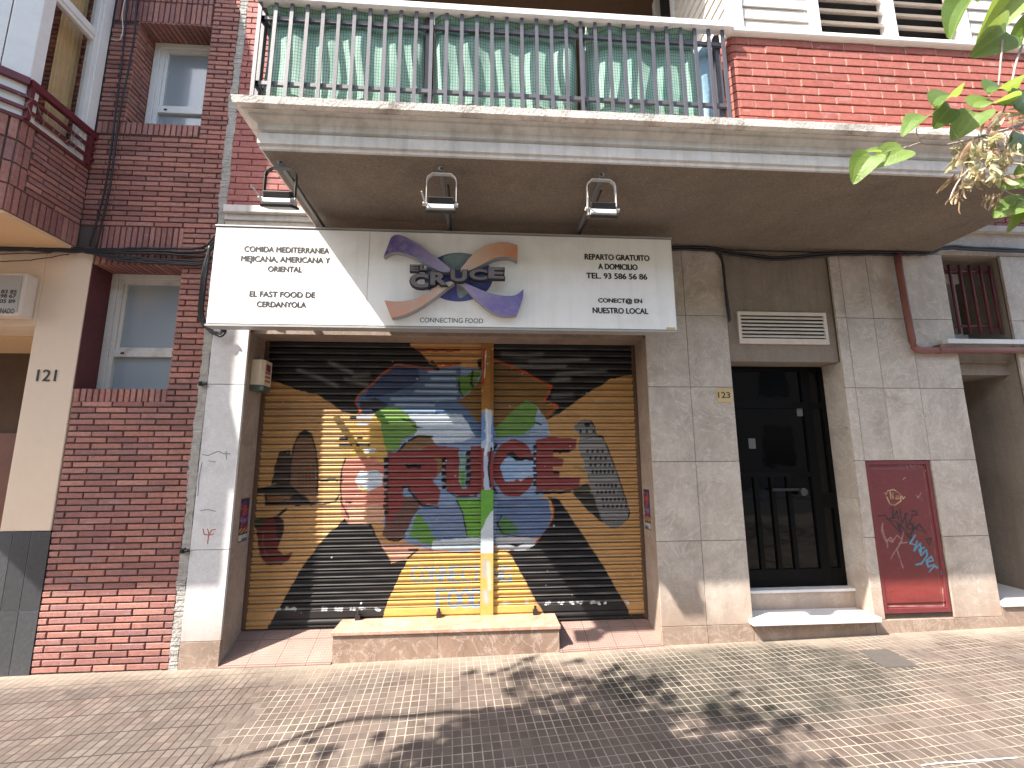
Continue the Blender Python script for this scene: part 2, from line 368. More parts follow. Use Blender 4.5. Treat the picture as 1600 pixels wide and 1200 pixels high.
def gradx(name, x0, x1, stops):
    m, nt, b = nodes(name); p = pos(nt); sx = N(nt, 'ShaderNodeSeparateXYZ'); L(nt, p, sx.inputs[0])
    f = val(nt, 'DIVIDE', val(nt, 'SUBTRACT', sx.outputs[0], x0), x1 - x0)
    c = ramp(nt, f, stops)
    n = noise(nt, p, 12, 7, .7); c = mixc(nt, ramp(nt, n, [(.45, 0.0), (.75, .5)]), c, (.45, .42, .45))
    L(nt, c, b.inputs['Base Color']); b.inputs['Roughness'].default_value = .55; bump(nt, b, noise(nt, p, 50, 4), .0006)
    return m

def paving():
    m, nt, b = nodes('ribbed_pavers'); p = pos(nt)
    mp = N(nt, 'ShaderNodeMapping'); L(nt, p, mp.inputs[0]); mp.inputs['Rotation'].default_value = (0, 0, -math.radians(3.6))
    q = mp.outputs[0]
    def grid(w, h, mort, smooth):
        br = N(nt, 'ShaderNodeTexBrick'); br.offset = 0; br.squash = 1; L(nt, q, br.inputs['Vector'])
        for k, v in (('Scale', 1), ('Brick Width', w), ('Row Height', h), ('Mortar Size', mort), ('Mortar Smooth', smooth)): br.inputs[k].default_value = v
        br.inputs['Color1'].default_value = (0, 0, 0, 1); br.inputs['Color2'].default_value = (1, 1, 1, 1)
        return br
    cell = grid(.0483, .0652, .0036, .25)
    tile = grid(.1932, .1956, .0026, .15)
    ribs = grid(.0483, .1956, .0042, .2)
    big = noise(nt, p, .55, 5, .6, .6); mid = noise(nt, p, 2.2, 6, .65, .5); fin = noise(nt, p, 40, 6, .7)
    sx = N(nt, 'ShaderNodeSeparateXYZ'); L(nt, p, sx.inputs[0])
    # reddish pavers, with the older grey-green stretch in front of the entrance
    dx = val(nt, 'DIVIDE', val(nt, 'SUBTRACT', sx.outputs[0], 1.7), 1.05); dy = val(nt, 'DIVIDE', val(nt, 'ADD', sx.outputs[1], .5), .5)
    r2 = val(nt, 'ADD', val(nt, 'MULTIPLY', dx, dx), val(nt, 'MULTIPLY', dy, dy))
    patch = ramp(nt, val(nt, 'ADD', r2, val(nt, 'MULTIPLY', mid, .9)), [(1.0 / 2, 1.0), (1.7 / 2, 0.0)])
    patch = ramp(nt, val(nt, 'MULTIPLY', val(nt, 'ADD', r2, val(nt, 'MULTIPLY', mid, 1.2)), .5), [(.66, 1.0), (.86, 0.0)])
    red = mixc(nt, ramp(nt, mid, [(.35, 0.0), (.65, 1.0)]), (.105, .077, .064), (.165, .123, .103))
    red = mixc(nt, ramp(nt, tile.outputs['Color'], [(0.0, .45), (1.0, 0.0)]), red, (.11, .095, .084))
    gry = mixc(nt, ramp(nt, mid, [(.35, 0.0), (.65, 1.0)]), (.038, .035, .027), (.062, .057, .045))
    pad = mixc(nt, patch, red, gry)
    pad = mixc(nt, ramp(nt, fin, [(.35, .4), (.65, 0.0)]), pad, mixc(nt, 1.0, pad, (.6, .58, .55), 'MULTIPLY'))
    blot = noise(nt, p, 5.5, 8, .72, .4); pad = mixc(nt, ramp(nt, blot, [(.46, 0.0), (.64, .5)]), pad, (.165, .137, .114))
    pad = mixc(nt, ramp(nt, cell.outputs['Color'], [(0.0, .8), (1.0, 0.0)]), pad, mixc(nt, 1.0, pad, (.6, .57, .54), 'MULTIPLY'))
    # dust lies paler towards the house wall and at the brick building's foot
    wall = ramp(nt, val(nt, 'ADD', sx.outputs[1], val(nt, 'MULTIPLY', mid, .55)), [(0.0, 0.0), (.32, 1.0)])
    dust = val(nt, 'MULTIPLY', wall, val(nt, 'SUBTRACT', 1.0, val(nt, 'MULTIPLY', patch, .7)))
    sand = mixc(nt, big, (.32, .272, .213), (.37, .315, .252))
    darkj = (.022, .017, .015)
    # joints: sand-filled in the middle and in front of the door, dark and deep beside the brick house
    leftf = ramp(nt, val(nt, 'ADD', val(nt, 'MULTIPLY', sx.outputs[0], .25), val(nt, 'MULTIPLY', mid, .3)), [(0.0, 1.0), (.02, 0.0)])
    lm = val(nt, 'MULTIPLY', val(nt, 'SUBTRACT', val(nt, 'MULTIPLY', val(nt, 'ADD', sx.outputs[0], 1.05), -1.3), val(nt, 'MULTIPLY', mid, .0)), 1.0)
    lf = ramp(nt, val(nt, 'ADD', lm, val(nt, 'MULTIPLY', val(nt, 'SUBTRACT', mid, .5), 1.6)), [(.05, 0.0), (.5, 1.0)])
    worn = ramp(nt, noise(nt, p, 3.1, 5, .6), [(.36, .25), (.6, 1.0)])
    jf_light = val(nt, 'MULTIPLY', cell.outputs['Fac'], worn)
    jf_dark = val(nt, 'MAXIMUM', ribs.outputs['Fac'], val(nt, 'MULTIPLY', tile.outputs['Fac'], .7))
    c_l = mixc(nt, jf_light, pad, sand)
    c_d = mixc(nt, val(nt, 'MULTIPLY', jf_dark, .95), pad, darkj)
    c = mixc(nt, lf, c_l, c_d)
    c = mixc(nt, val(nt, 'MULTIPLY', dust, .6), c, (.35, .295, .23))
    st = ramp(nt, noise(nt, p, 7, 8, .75), [(.66, 0.0), (.72, 1.0)]); c = mixc(nt, val(nt, 'MULTIPLY', st, .5), c, (.12, .095, .085))
    L(nt, c, b.inputs['Base Color']); b.inputs['Roughness'].default_value = .82
    h = val(nt, 'ADD', val(nt, 'MULTIPLY', cell.outputs['Fac'], -.55), val(nt, 'MULTIPLY', tile.outputs['Fac'], -.45))
    h = val(nt, 'ADD', h, val(nt, 'MULTIPLY', fin, .5))
    bump(nt, b, h, .006)
    return m
M['paving'] = paving()

# ---------------------------------------------------------------- text
def text_geo(body, bold=0.0, depth=0.0):
    cu = bpy.data.curves.new('t', 'FONT'); cu.body = body; cu.offset = bold; cu.extrude = depth; cu.resolution_u = 4
    o = bpy.data.objects.new('t', cu); C.objects.link(o)
    dg = bpy.context.evaluated_depsgraph_get(); dg.update()
    me = o.evaluated_get(dg).to_mesh()
    vs = [tuple(v.co) for v in me.vertices]; fs = [tuple(p.vertices) for p in me.polygons]
    o.evaluated_get(dg).to_mesh_clear(); bpy.data.objects.remove(o); bpy.data.curves.remove(cu)
    return vs, fs
def put_text(mb, body, box, y, bold=.01, thick=.0, t=0.0, shear=0.0, over=0.0):
    "text stretched into the world box (x0,x1,z0,z1) on plane y, thickness towards the street"
    vs, fs = text_geo(body, bold, .5 if thick else 0.0)
    xs = [v[0] for v in vs]; ys = [v[1] for v in vs]
    # cap height, not descender of commas
    if ',' in body: ymin = 0.0
    else: ymin = min(ys)
    a, b2, c, d = min(xs), max(xs), ymin, max(ys); x0, x1, z0, z1 = box
    for kk, (ox, oz) in enumerate(((0, 0),) if not over else ((0, 0), (-over, 0), (over, 0), (0, over * .7), (0, -over * .7))):
        out = []
        for v in vs:
            fx = (v[0] - a) / (b2 - a); x = x0 + fx * (x1 - x0); z = z0 + (v[1] - c) / (d - c) * (z1 - z0) + shear * (x - x0)
            out.append((x + ox, y - (v[2] + .5) * thick if thick else y - kk * .00015, z + oz))
        mb.add(out, fs, t)
def text_px(mb, body, u0, u1, vc, h, y, bold=.01, thick=0.0, over=0.0):
    a, b2 = W(u0, vc, y), W(u1, vc, y); z0, z1 = W((u0 + u1) / 2, vc + h / 2, y).z, W((u0 + u1) / 2, vc - h / 2, y).z
    put_text(mb, body, (a.x, b2.x, z0, z1), y, bold, thick, over=over)

# ---------------------------------------------------------------- brickwork
def bricks(mb, o, ux, un, w, h, l=.205, ch=.0437, j=.0105, depth=.013, soldier=False, holes=(), seed=1, shift=0.0, vfill=None):
    "courses from corner o along unit ux and up, standing out along un; holes are (u0,u1,v0,v1)"
    rr = random.Random(seed); o, ux, un = Vector(o), Vector(ux), Vector(un); uz = Vector((0, 0, 1))
    def put(u0, u1, v0, v1):
        u0, u1, v0, v1 = max(u0, 0), min(u1, w), max(v0, 0), min(v1, h)
        if u1 - u0 < .012 or v1 - v0 < .008: return
        segs = [(u0, u1)]
        for a, b2, c, d in holes:
            if v1 > c + .005 and v0 < d - .005:
                ns = []
                for s0, s1 in segs:
                    if s1 <= a or s0 >= b2: ns.append((s0, s1)); continue
                    if s0 < a: ns.append((s0, a))
                    if s1 > b2: ns.append((b2, s1))
                segs = ns
        for s0, s1 in segs:
            if s1 - s0 < .012: continue
            d = depth + rr.uniform(-.0025, .0025); k = rr.random()
            e = .0025
            a = [(s0, v0), (s1, v0), (s1, v1), (s0, v1)]
            jt = [(rr.uniform(-.0012, .0012), rr.uniform(-.0012, .0012)) for _ in a]
            back = [o + ux * p + uz * q for p, q in a]
            mid = [o + ux * (p + x) + uz * (q + y) + un * (d - e) for (p, q), (x, y) in zip(a, jt)]
            ins = [(s0 + e, v0 + e), (s1 - e, v0 + e), (s1 - e, v1 - e), (s0 + e, v1 - e)]
            fr = [o + ux * (p + x) + uz * (q + y) + un * d for (p, q), (x, y) in zip(ins, jt)]
            vs = back + mid + fr
            fs = [(8, 9, 10, 11)] + [(i, (i + 1) % 4, 4 + (i + 1) % 4, 4 + i) for i in range(4)] + [(4 + i, 4 + (i + 1) % 4, 8 + (i + 1) % 4, 8 + i) for i in range(4)]
            if ux.cross(uz).dot(un) < 0: fs = [tuple(reversed(f)) for f in fs]
            mb.add(vs, fs, k)
            if vfill is not None and s1 + j < w: vfill.obox(o + ux * (s1 + .0006) + uz * v0, ux * (j - .0012), uz * (v1 - v0), un * (depth * .72))
    if soldier:
        n = int(w / ch) + 1
        for i in range(n): put(i * ch + j / 2, (i + 1) * ch - j / 2, j / 2, h - j / 2)
    else:
        for r in range(int(h / ch) + 1):
            off = -(l + j) / 2 * (r % 2) + shift + rr.uniform(-.004, .004)
            for i in range(-1, int(w / (l + j)) + 2):
                put(off + i * (l + j) + j / 2, off + (i + 1) * (l + j) - j / 2, r * ch + j / 2, (r + 1) * ch - j / 2)

# ================================================================ setting
g = MB()
XS = sorted(set(GX + [x * .5 for x in range(-18, 21)])); YS = [0.6, 0, -1, -2, -3.5, -5, -6.5]
for i in range(len(XS) - 1):
    for k in range(len(YS) - 1):
        a, b2, y0, y1 = XS[i], XS[i + 1], YS[k], YS[k + 1]
        g.face([(a, y1, gz(a, y1)), (b2, y1, gz(b2, y1)), (b2, y0, gz(b2, y0)), (a, y0, gz(a, y0))])
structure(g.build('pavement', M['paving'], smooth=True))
g = MB(); g.box(-40, 40, -6.66, -6.502, -.3, -.085, 0); structure(g.build('kerb', M['kerb'], bevel=.015))
g = MB(); g.face([(-60, -13, -.22), (60, -13, -.22), (60, -6.66, -.22), (-60, -6.66, -.22)]); structure(g.build('road', M['asphalt']))
g = MB(); g.box(-60, 60, -17, -13, -.4, -.09); structure(g.build('far_pavement', M['kerb']))
g = MB(); g.face([(-200, -200, -.6), (200, -200, -.6), (200, 200, -.6), (-200, 200, -.6)]); structure(g.build('ground', M['asphalt']))
for s in (-1, 1):
    g = MB(); x0, x1 = (-40, -9) if s < 0 else (10, 40)
    zz = GZ[0 if s < 0 else -1] + CZ
    g.face([(x0, -6.5, zz - .078), (x1, -6.5, zz - .078), (x1, .6, zz), (x0, .6, zz)]); structure(g.build('pavement', M['paving']))

# sloped tile ramps either side of the shop step
zsh = Zc(-1.25)
g = MB()
def ramp_quad(xa, xb, front=0.0):
    n = 4
    for i in range(n):
        a = xa + (xb - xa) * i / n; b2 = xa + (xb - xa) * (i + 1) / n
        g.face([(a, front, gz(a) + .008), (b2, front, gz(b2) + .008), (b2, .32, zsh), (a, .32, zsh)])
        g.face([(a, front, gz(a) - .02), (b2, front, gz(b2) - .02), (b2, front, gz(b2) + .008), (a, front, gz(a) + .008)])
ramp_quad(-1.781, -1.03, -.012); ramp_quad(.575, 1.338, -.012)
for x in (-1.41,): pass
structure(g.build('entrance_ramp', M['ramp']))

m_ = MB(); q = [WG(u, v) for u, v in ((1440, 1197), (1475, 1193), (1510, 1191), (1550, 1188), (1590, 1185))]
for a, b2 in zip(q[:-1], q[1:]):
    w0 = Vector((0, R.uniform(.002, .006), 0)); m_.face([Vector((a.x, a.y, gz(a.x, a.y) + .004)) - w0, Vector((b2.x, b2.y, gz(b2.x, b2.y) + .004)) - w0, Vector((b2.x, b2.y, gz(b2.x, b2.y) + .004)) + w0, Vector((a.x, a.y, gz(a.x, a.y) + .004)) + w0])
structure(m_.build('pavement_paint_mark', M['whitemarble']))
# ================================================================ building 123
B = thing('apartment_building', 'brick and marble apartment building with number 123, painted shop shutter and deep balcony', 'apartment building', (0, .3, 0))
def slabs(mb, xs, zs, y0=0.0, y1=.02, hole=None, gap=.002, seed=3):
    rr = random.Random(seed)
    for i in range(len(xs) - 1):
        for k in range(len(zs) - 1):
            a, b2, c, d = xs[i], xs[i + 1], zs[k], zs[k + 1]
            t = rr.uniform(-.09, .09)
            mb.box(a + gap, b2 - gap, y0 + rr.uniform(0, .0012), y1, Zc(c) + gap, Zc(d) - gap, t)
Z0 = [-1.229, -.626, -.029, .565, 1.167, 1.768]
xA, xM = W(1385.5, 640, 0).x, W(1442.6, 640, 0).x
st = MB(); slabs(st, [1.338, 1.687, 2.043], Z0, seed=1); st.build('stone_pier', M['stone'], B, bevel=.0012)
st = MB(); slabs(st, [3.005, 3.095], Z0, seed=2); slabs(st, [3.095, xA, xM], Z0[2:], seed=4); slabs(st, [xM, 4.063], Z0, seed=5); st.build('stone_pier', M['stone'], B, bevel=.0012)
st = MB(); slabs(st, [4.62, 5.2, 5.8, 6.4], Z0, seed=6); st.build('stone_pier', M['stone'], B, bevel=.0012)
st = MB(); slabs(st, [-2.05, -1.781], [-1.229, -.626, .565, 1.6], seed=8, y0=-.004)
st.build('pale_pillar', M['pillar'], B, bevel=.0012)
st = MB(); slabs(st, [-2.05, -1.781], [-1.6, -1.229], seed=9, y0=-.006); st.build('plinth', M['plinth'], B, bevel=.0015)
st = MB(); slabs(st, [1.338, 1.687, 2.043], [-1.6, -1.229], y0=-.003, seed=10); slabs(st, [2.043, 3.005], [-1.6, -1.229], y0=-.003, seed=11)
slabs(st, [3.005, 3.31, 3.655, 4.063], [-1.6, -1.229], y0=-.003, seed=12); slabs(st, [4.063, 4.7, 5.5, 6.4], [-1.6, -1.16], y0=-.003, seed=13)
st.build('plinth', M['plinth'], B, bevel=.0015)
co = MB()
co.box(-2.05, -1.7835, .022, .6, -.3, Zc(1.97)); co.box(1.3405, 2.041, .022, .6, -.3, Zc(1.77))
co.box(3.022, 4.061, .06, .6, -.3, Zc(1.77)); co.box(3.007, 3.093, .022, .06, -.3, Zc(1.77)); co.box(3.657, 4.061, .022, .06, -.3, Zc(1.77)); co.box(3.093, 3.657, .022, .06, Zc(-.031), Zc(1.77)); co.box(3.093, 3.657, .022, .06, -.3, Zc(-1.192))
co.box(2.043, 3.007, .022, .6, -.3, Zc(-1.23)); co.box(4.622, 6.4, .022, .6, -.3, Zc(1.77)); co.box(4.061, 4.622, .022, .6, -.3, Zc(-1.165))
co.box(-2.05, 6.4, 1.6, 1.7, -.3, 8)
co.box(4.0, 6.4, .022, .6, Zc(1.86), 8)
co.build('wall_core', M['mortar'], B)
jb = MB()
jb.box(-1.7835, -1.781, .0205, .33, 0, Zc(.975)); jb.box(1.338, 1.3405, .0205, .33, 0, Zc(.975))
jb.box(-1.781, 1.338, .05, .6, Zc(.975), Zc(1.77))
jb.build('shutter_surround', M['jamb'], B)
jb = MB(); slabs_zs = [-1.229, -.85, -.33, .24, .787]
for k in range(4): jb.box(3.005, 3.02, .0205, .24, Zc(slabs_zs[k]) + .001, Zc(slabs_zs[k + 1]) - .001, R.uniform(-.1, .1))
jb.box(2.028, 2.0425, .0205, .24, Zc(-1.229), Zc(.787))
jb.build('door_reveal', M['stone'], B)
ln = MB(); ln.box(2.0435, 3.0045, .03, .6, Zc(.787), Zc(1.768)); ln.build('door_lintel', M['render'], B, bevel=.004)
# bay on the far side of the pillar: barred window above a deep doorway
ln = MB(); ln.box(4.0635, 4.6195, .09, .6, Zc(.70), Zc(.80)); ln.box(4.0635, 4.6195, .06, .6, Zc(.802), Zc(.905)); ln.box(4.0635, 4.6195, .022, .6, Zc(1.757), Zc(1.86))
ln.box(4.0615, 4.0635, .03, 1.5, 0, Zc(1.757)); ln.box(4.6195, 4.6215, .03, 1.5, 0, Zc(1.757)); ln.box(4.0635, 4.6195, 1.3, 1.5, 0, Zc(.72)); ln.box(4.0635, 4.6195, .42, .6, Zc(.905), Zc(1.1))
ln.build('side_recess', M['render'], B)
sl = MB(); sl.box(W(1481, 530, -.05).x, 5.6, -.05, .25, Zc(.943), Zc(.985)); sl.build('window_sill', M['whitemarble'], B, bevel=.004)
sl = MB(); sl.box(4.066, 4.6175, -.02, .8, Zc(-1.158), Zc(-1.12)); sl.box(4.62, 5.6, -.02, .03, Zc(-1.158), Zc(-1.12)); sl.build('doorway_step', M['whitemarble'], B, bevel=.004)
wn = MB(); yw = .36
zz0, zz1, xx0, xx1 = 1.1, 1.70, 4.064, 4.619
for a in ((xx0, xx1, zz1 - .05, zz1 + .05), (xx0, xx1, zz0 - .11, zz0 + .04), (4.40, 4.47, zz0 + .04, zz1 - .05), (4.52, 4.57, zz0 + .04, zz1 - .05)): wn.box(a[0] + .0008, a[1] - .0008, yw, yw + .05, Zc(a[2]), Zc(a[3]))
w2 = wn.build('window', M['white'], B, bevel=.003)
wn = MB(); wn.box(4.066, 4.617, yw + .052, yw + .06, Zc(1.0), Zc(1.74)); wn.build('pane', M['doorglass'], w2)
gr = MB()
ub = [1482, 1498, 1514, 1530, 1545]
for i, u in enumerate(ub):
    a = W(u, 415, .06); gr.tube([(a.x, .06, Zc(1.06)), (a.x, .06, Zc(1.70))], .011, 8)
xa, xb = W(1470, 425, .06).x, W(1556, 425, .06).x
for z in (1.135, 1.645): gr.tube([(4.0636, .075, Zc(z)), (4.60, .075, Zc(z))], .012, 8)
gr.build('window_grille', M['maroonsteel'], B, smooth=True)

# storey band above the stone, both sides of the balcony
zb1, zb0, zm = W(400, 325, 0).z, W(400, 336, 0).z, W(400, 353, 0).z
bd = MB(); bd.box(3.92, 6.4, -.045, .04, W(1580, 366, 0).z, W(1580, 357, 0).z); bd.build('storey_band', M['fascia'], B, bevel=.006)
bd = MB(); bd.box(-2.049, -1.20, -.045, .04, zb0, zb1)
bd.box(-2.049, -1.20, -.012, .04, zb0 - .05, zb0 - .002)
bd.build('storey_band', M['fascia'], B, bevel=.006)
bd = MB(); bd.box(-2.049, 1.338, .004, .045, Zc(1.602), zb0 - .052); bd.build('upper_frieze', M['stone'], B)
bd = MB(); bd.box(3.92, 6.4, .004, .03, Zc(1.772), W(1580, 366, 0).z - .002); bd.build('upper_frieze', M['stone'], B)
bk = MB(); bricks(bk, (-2.05, .012, zb1), (1, 0, 0), (0, -1, 0), .80, 4.6 - 0, seed=21, ch=.054, l=.222, j=.007, shift=.05)
bk.build('upper_brickwork', M['brick_pink'], B); bk = MB()
bricks(bk, (3.95, .012, W(1580, 357, 0).z), (1, 0, 0), (0, -1, 0), 2.4, .35, seed=22, ch=.054, l=.222, j=.007)
bk.build('upper_brickwork', M['brick_pink'], B)
co = MB(); co.box(-2.05, -1.25, .012, .6, zb1 - .0, 8); co.box(-1.25, -1.24, .012, 1.6, Zc(1.95), 8); co.box(3.93, 6.4, .012, .022, Zc(1.86), 8)
co.build('upper_wall', M['mortar_light'], B)

# balcony slab with mitred moulding
prof = [(1.040, 1.772), (1.052, 1.776), (1.052, 1.797), (1.064, 1.803), (1.064, 1.868), (1.046, 1.874), (1.046, 1.884), (1.066, 1.892), (1.066, 1.928), (1.084, 1.936), (1.104, 1.950), (1.104, 1.964), (1.128, 1.968), (1.128, 1.974), (1.165, 1.976), (1.172, 2.018)]
bl = MB(); soff = MB(); lipm = MB()
xl0, xr0 = -1.285, 3.935
def ring(e, z):  # e = projection from the wall; the same overhang is mitred round both ends
    o = e - 1.052
    return [(xl0 - o, .011, Zc(z)), (xl0 - o, -e, Zc(z)), (xr0 + o, -e, Zc(z)), (xr0 + o, .011, Zc(z))]
for (e0, z0), (e1, z1) in zip(prof[:-1], prof[1:]):
    a, b2 = ring(e0, z0), ring(e1, z1); mb = lipm if e0 >= 1.12 else bl
    NSEG = 1
    for i in range(3): mb.face([a[i], a[i + 1], b2[i + 1], b2[i]])
lipm.face(ring(1.172, 2.018))
a = ring(1.040, 1.772); soff.face(list(reversed(a)))
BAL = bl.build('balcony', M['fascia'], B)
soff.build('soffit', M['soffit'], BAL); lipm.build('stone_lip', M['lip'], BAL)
fl = MB(); fl.box(-1.23, 3.93, .03, 1.6, Zc(1.78), Zc(2.0)); fl.build('floor_slab', M['render'], B)
# balcony over it and the loggia ceiling
up = MB(); up.box(-1.30, 3.95, -1.1, .011, Zc(4.57), Zc(4.8)); up.box(-1.24, 3.93, .012, 1.6, Zc(4.57), Zc(4.8)); up.build('loggia_ceiling', M['darkbrown'], B)

# iron balcony railing (part of the building)
rl = MB(); yr = -1.02
x_l, x_r = -1.385, 1.592
rl.box(x_l, x_r, yr + .012, yr + .030, Zc(2.695), Zc(2.722)); rl.box(x_l, x_r, yr + .012, yr + .030, Zc(2.235), Zc(2.262))
rl.box(x_l, x_l + .035, yr + .012, .01, Zc(2.235), Zc(2.262)); rl.box(x_l, x_l + .035, yr + .012, .01, Zc(2.695), Zc(2.722))
for x in (x_l + .01, -.347, .645, x_r - .03): rl.box(x - .018, x + .018, yr + .0325, yr + .07, Zc(2.019), Zc(2.80))
RAIL = rl.build('balcony_railing', M['steel'], B, bevel=.002)
hr = MB(); hr.box(x_l - .01, x_r + .06, yr - .03, yr + .035, Zc(2.80), Zc(2.845)); hr.box(x_l - .01, x_l + .045, yr + .036, .01, Zc(2.80), Zc(2.845)); hr.build('handrail', M['steelwhite'], RAIL, bevel=.004)
for i in range(32):
    x = x_l + .01 + i * (x_r - x_l - .02) / 31
    b_ = MB(); b_.box(x - .0075, x + .0075, yr - .003, yr + .011, Zc(2.075), Zc(2.80)); b_.box(x - .011, x + .011, yr - .0055, yr - .0035, Zc(2.075), Zc(2.80))
    b_.build('railing_bar', M['steel'], RAIL)
for i in range(8):
    y = yr + .15 + i * .11
    b_ = MB(); b_.box(x_l + .005, x_l + .02, y - .008, y + .008, Zc(2.075), Zc(2.80)); b_.build('railing_bar', M['steel'], RAIL)

# closed-in gallery on the balcony: brick parapet, coping, cream siding, louvres
pk = MB(); vf = MB(); yp = -.985
bricks(pk, (1.685, yp + .012, Zc(2.02)), (1, 0, 0), (0, -1, 0), 3.0, .78, seed=31, ch=.060, l=.218, j=.008, shift=.1, vfill=vf)
bricks(pk, (1.685 - .03, yp + .05, Zc(2.02)), (0, 1, 0), (-1, 0, 0), .9, .78, seed=32, ch=.060, l=.218, j=.008)
GP = pk.build('gallery_parapet', M['brick_new'], B)
vf.build('pointing', M['mortar_light'], GP)
cr = MB()
for r in range(13):
    z = Zc(2.02) + r * .060 + .004; P = []
    for k in range(7):
        th = k / 6 * PI / 2; P.append((1.685 - .0 - .042 * math.sin(th), yp + .042 - .042 * math.cos(th), z))
    P += [(1.69, yp + .043, z)]
    z_t = min(.052, Zc(2.80) - z)
    cr.prism(P, (0, 0, z_t), R.random())
cr.build('rounded_brick_corner', M['brick_new'], GP)
co = MB(); co.box(1.66, 4.685, yp + .013, yp + .1, Zc(2.019), Zc(2.80)); co.box(1.657, 1.72, yp + .05, .01, Zc(2.019), Zc(2.80)); co.build('parapet_core', M['mortar'], GP)
cp = MB(); cp.box(1.63, 4.7, yp - .035, yp + .12, Zc(2.801), Zc(2.846)); cp.box(1.63, 1.74, yp + .121, .01, Zc(2.801), Zc(2.846)); cp.build('gallery_coping', M['siding'], B, bevel=.012)
sd = MB(); ys = -.99
def planks(x0, x1, y):
    for i in range(16):
        z = 2.848 + i * .1
        sd.obox((x0, y, Zc(z)), (x1 - x0, 0, 0), (0, .02, 0), (0, .012, .094), R.uniform(-.02, .02)); sd.box(x0, x1, y + .03, y + .05, Zc(z), Zc(z) + .1)
planks(1.76, 2.225, ys); sd.build('siding', M['siding'], B); sd = MB(); planks(3.415, 4.68, ys); sd.build('siding', M['siding'], B); sd = MB()
for i in range(16):
    z = 2.848 + i * .1; sd.obox((1.70, -.9, Zc(z)), (0, .72, 0), (.02, 0, 0), (.012, 0, .094)); sd.box(1.735, 1.75, -.9, -.18, Zc(z), Zc(z) + .1)
sd.build('siding', M['siding'], B)
for a, b2 in ((2.232, 2.30), (2.792, 2.858), (3.332, 3.405)): ps = MB(); ps.box(a, b2, ys - .018, ys + .05, Zc(2.847), Zc(4.5)); ps.build('gallery_post', M['white'], B, bevel=.004)
ps = MB(); ps.box(1.69, 1.755, ys - .012, ys + .09, Zc(2.847), Zc(4.5)); ps.build('gallery_post', M['white'], B, bevel=.004)
ps = MB(); ps.box(1.69, 1.75, -.17, -.11, Zc(2.847), Zc(4.5)); ps.box(1.69, 1.75, .2, .26, Zc(2.847), Zc(4.5)); ps.box(1.69, 1.75, -.11, .2, Zc(3.75), Zc(3.8)); ps.build('gallery_door_frame', M['white'], B, bevel=.004)
for a, b2 in ((2.302, 2.790), (2.860, 3.330)):
    lv = MB()
    for i in range(13):
        z = 2.87 + i * .098
        lv.obox((a + .004, ys + .0, Zc(z)), (b2 - a - .008, 0, 0), (0, .045, .028), (0, .008, -.012))
    lv.build('louvre_shutter', M['louvre'], B)
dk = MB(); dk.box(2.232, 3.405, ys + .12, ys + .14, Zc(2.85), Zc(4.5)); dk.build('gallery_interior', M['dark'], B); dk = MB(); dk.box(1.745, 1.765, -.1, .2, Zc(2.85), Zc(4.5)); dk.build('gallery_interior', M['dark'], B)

# entrance door
yd = .225
dr = MB()
def fr(x0, x1, z0, z1, y=yd, t=.05): dr.box(x0, x1, y, y + t, Zc(z0), Zc(z1))
DX0, DX1, DZ0, DZ1 = 2.0435, 3.004, -1.037, .786
fr(DX0, DX0 + .13, DZ0, DZ1); fr(2.965, DX1, DZ0, DZ1); fr(2.795, 2.875, DZ0, DZ1); fr(DX0 + .13, 2.795, .745, DZ1); fr(2.875, 2.965, .745, DZ1)
fr(DX0 + .13, 2.795, .42, .47); fr(2.875, 2.965, .42, .47); fr(DX0 + .13, 2.795, DZ0, -.90); fr(2.875, 2.965, DZ0, -.90); fr(2.875, 2.965, -.42, -.30)
DOOR = dr.build('entrance_door', M['doorblack'], B, bevel=.003)
p_ = MB(); p_.box(2.10, 2.99, yd + .02, yd + .026, Zc(DZ0 + .01), Zc(DZ1 - .01)); p_.build('pane', M['doorglass'], DOOR)
for u in (1186, 1212, 1238):
    a = W(u, 800, yd); b_ = MB(); b_.box(a.x - .018, a.x + .018, yd + .003, yd + .019, Zc(-.899), Zc(-.16)); b_.build('door_bar', M['doorblack'], DOOR)
b_ = MB(); b_.box(2.175, 2.793, yd + .002, yd + .018, Zc(-.165), Zc(-.125)); b_.build('door_rail', M['doorblack'], DOOR)
h_ = MB(); a, b2 = W(1204, 765, yd), W(1246, 767, yd); h_.box(a.x, b2.x, yd - .03, yd - .012, a.z - .011, a.z + .011)
for u in (1209, 1222, 1235): c_ = W(u, 764.5, yd - .03); h_.cyl((c_.x, yd - .034, c_.z), (c_.x, yd - .03, c_.z), .006, 8)
h_.build('handle', M['blacksteel'], DOOR, bevel=.003)
h_ = MB(); c_ = W(1250, 768, yd); h_.cyl((c_.x, yd - .055, c_.z), (c_.x, yd - .012, c_.z), .032, 20); h_.build('door_knob', M['chrome'], DOOR, smooth=False, bevel=.006)
n_ = MB(); a = W(1246, 632, yd); b2 = W(1257, 650, yd); n_.box(a.x, b2.x, yd + .016, yd + .019, b2.z, a.z); n_.build('notice', M['paper'], DOOR)
n_ = MB(); a = W(1171, 685, yd); b2 = W(1183, 701, yd); n_.box(a.x, b2.x, yd + .016, yd + .019, b2.z, a.z); n_.build('notice', M['paper'], DOOR)
s_ = MB(); s_.box(2.0436, 3.02, .15, .4, Zc(-1.06), Zc(-1.038)); s_.build('door_threshold', M['whitemarble'], B, bevel=.003)
s_ = MB(); s_.box(2.0436, 3.004, .165, .4, Zc(-1.2), Zc(-1.061)); s_.build('door_riser', M['stone'], B)
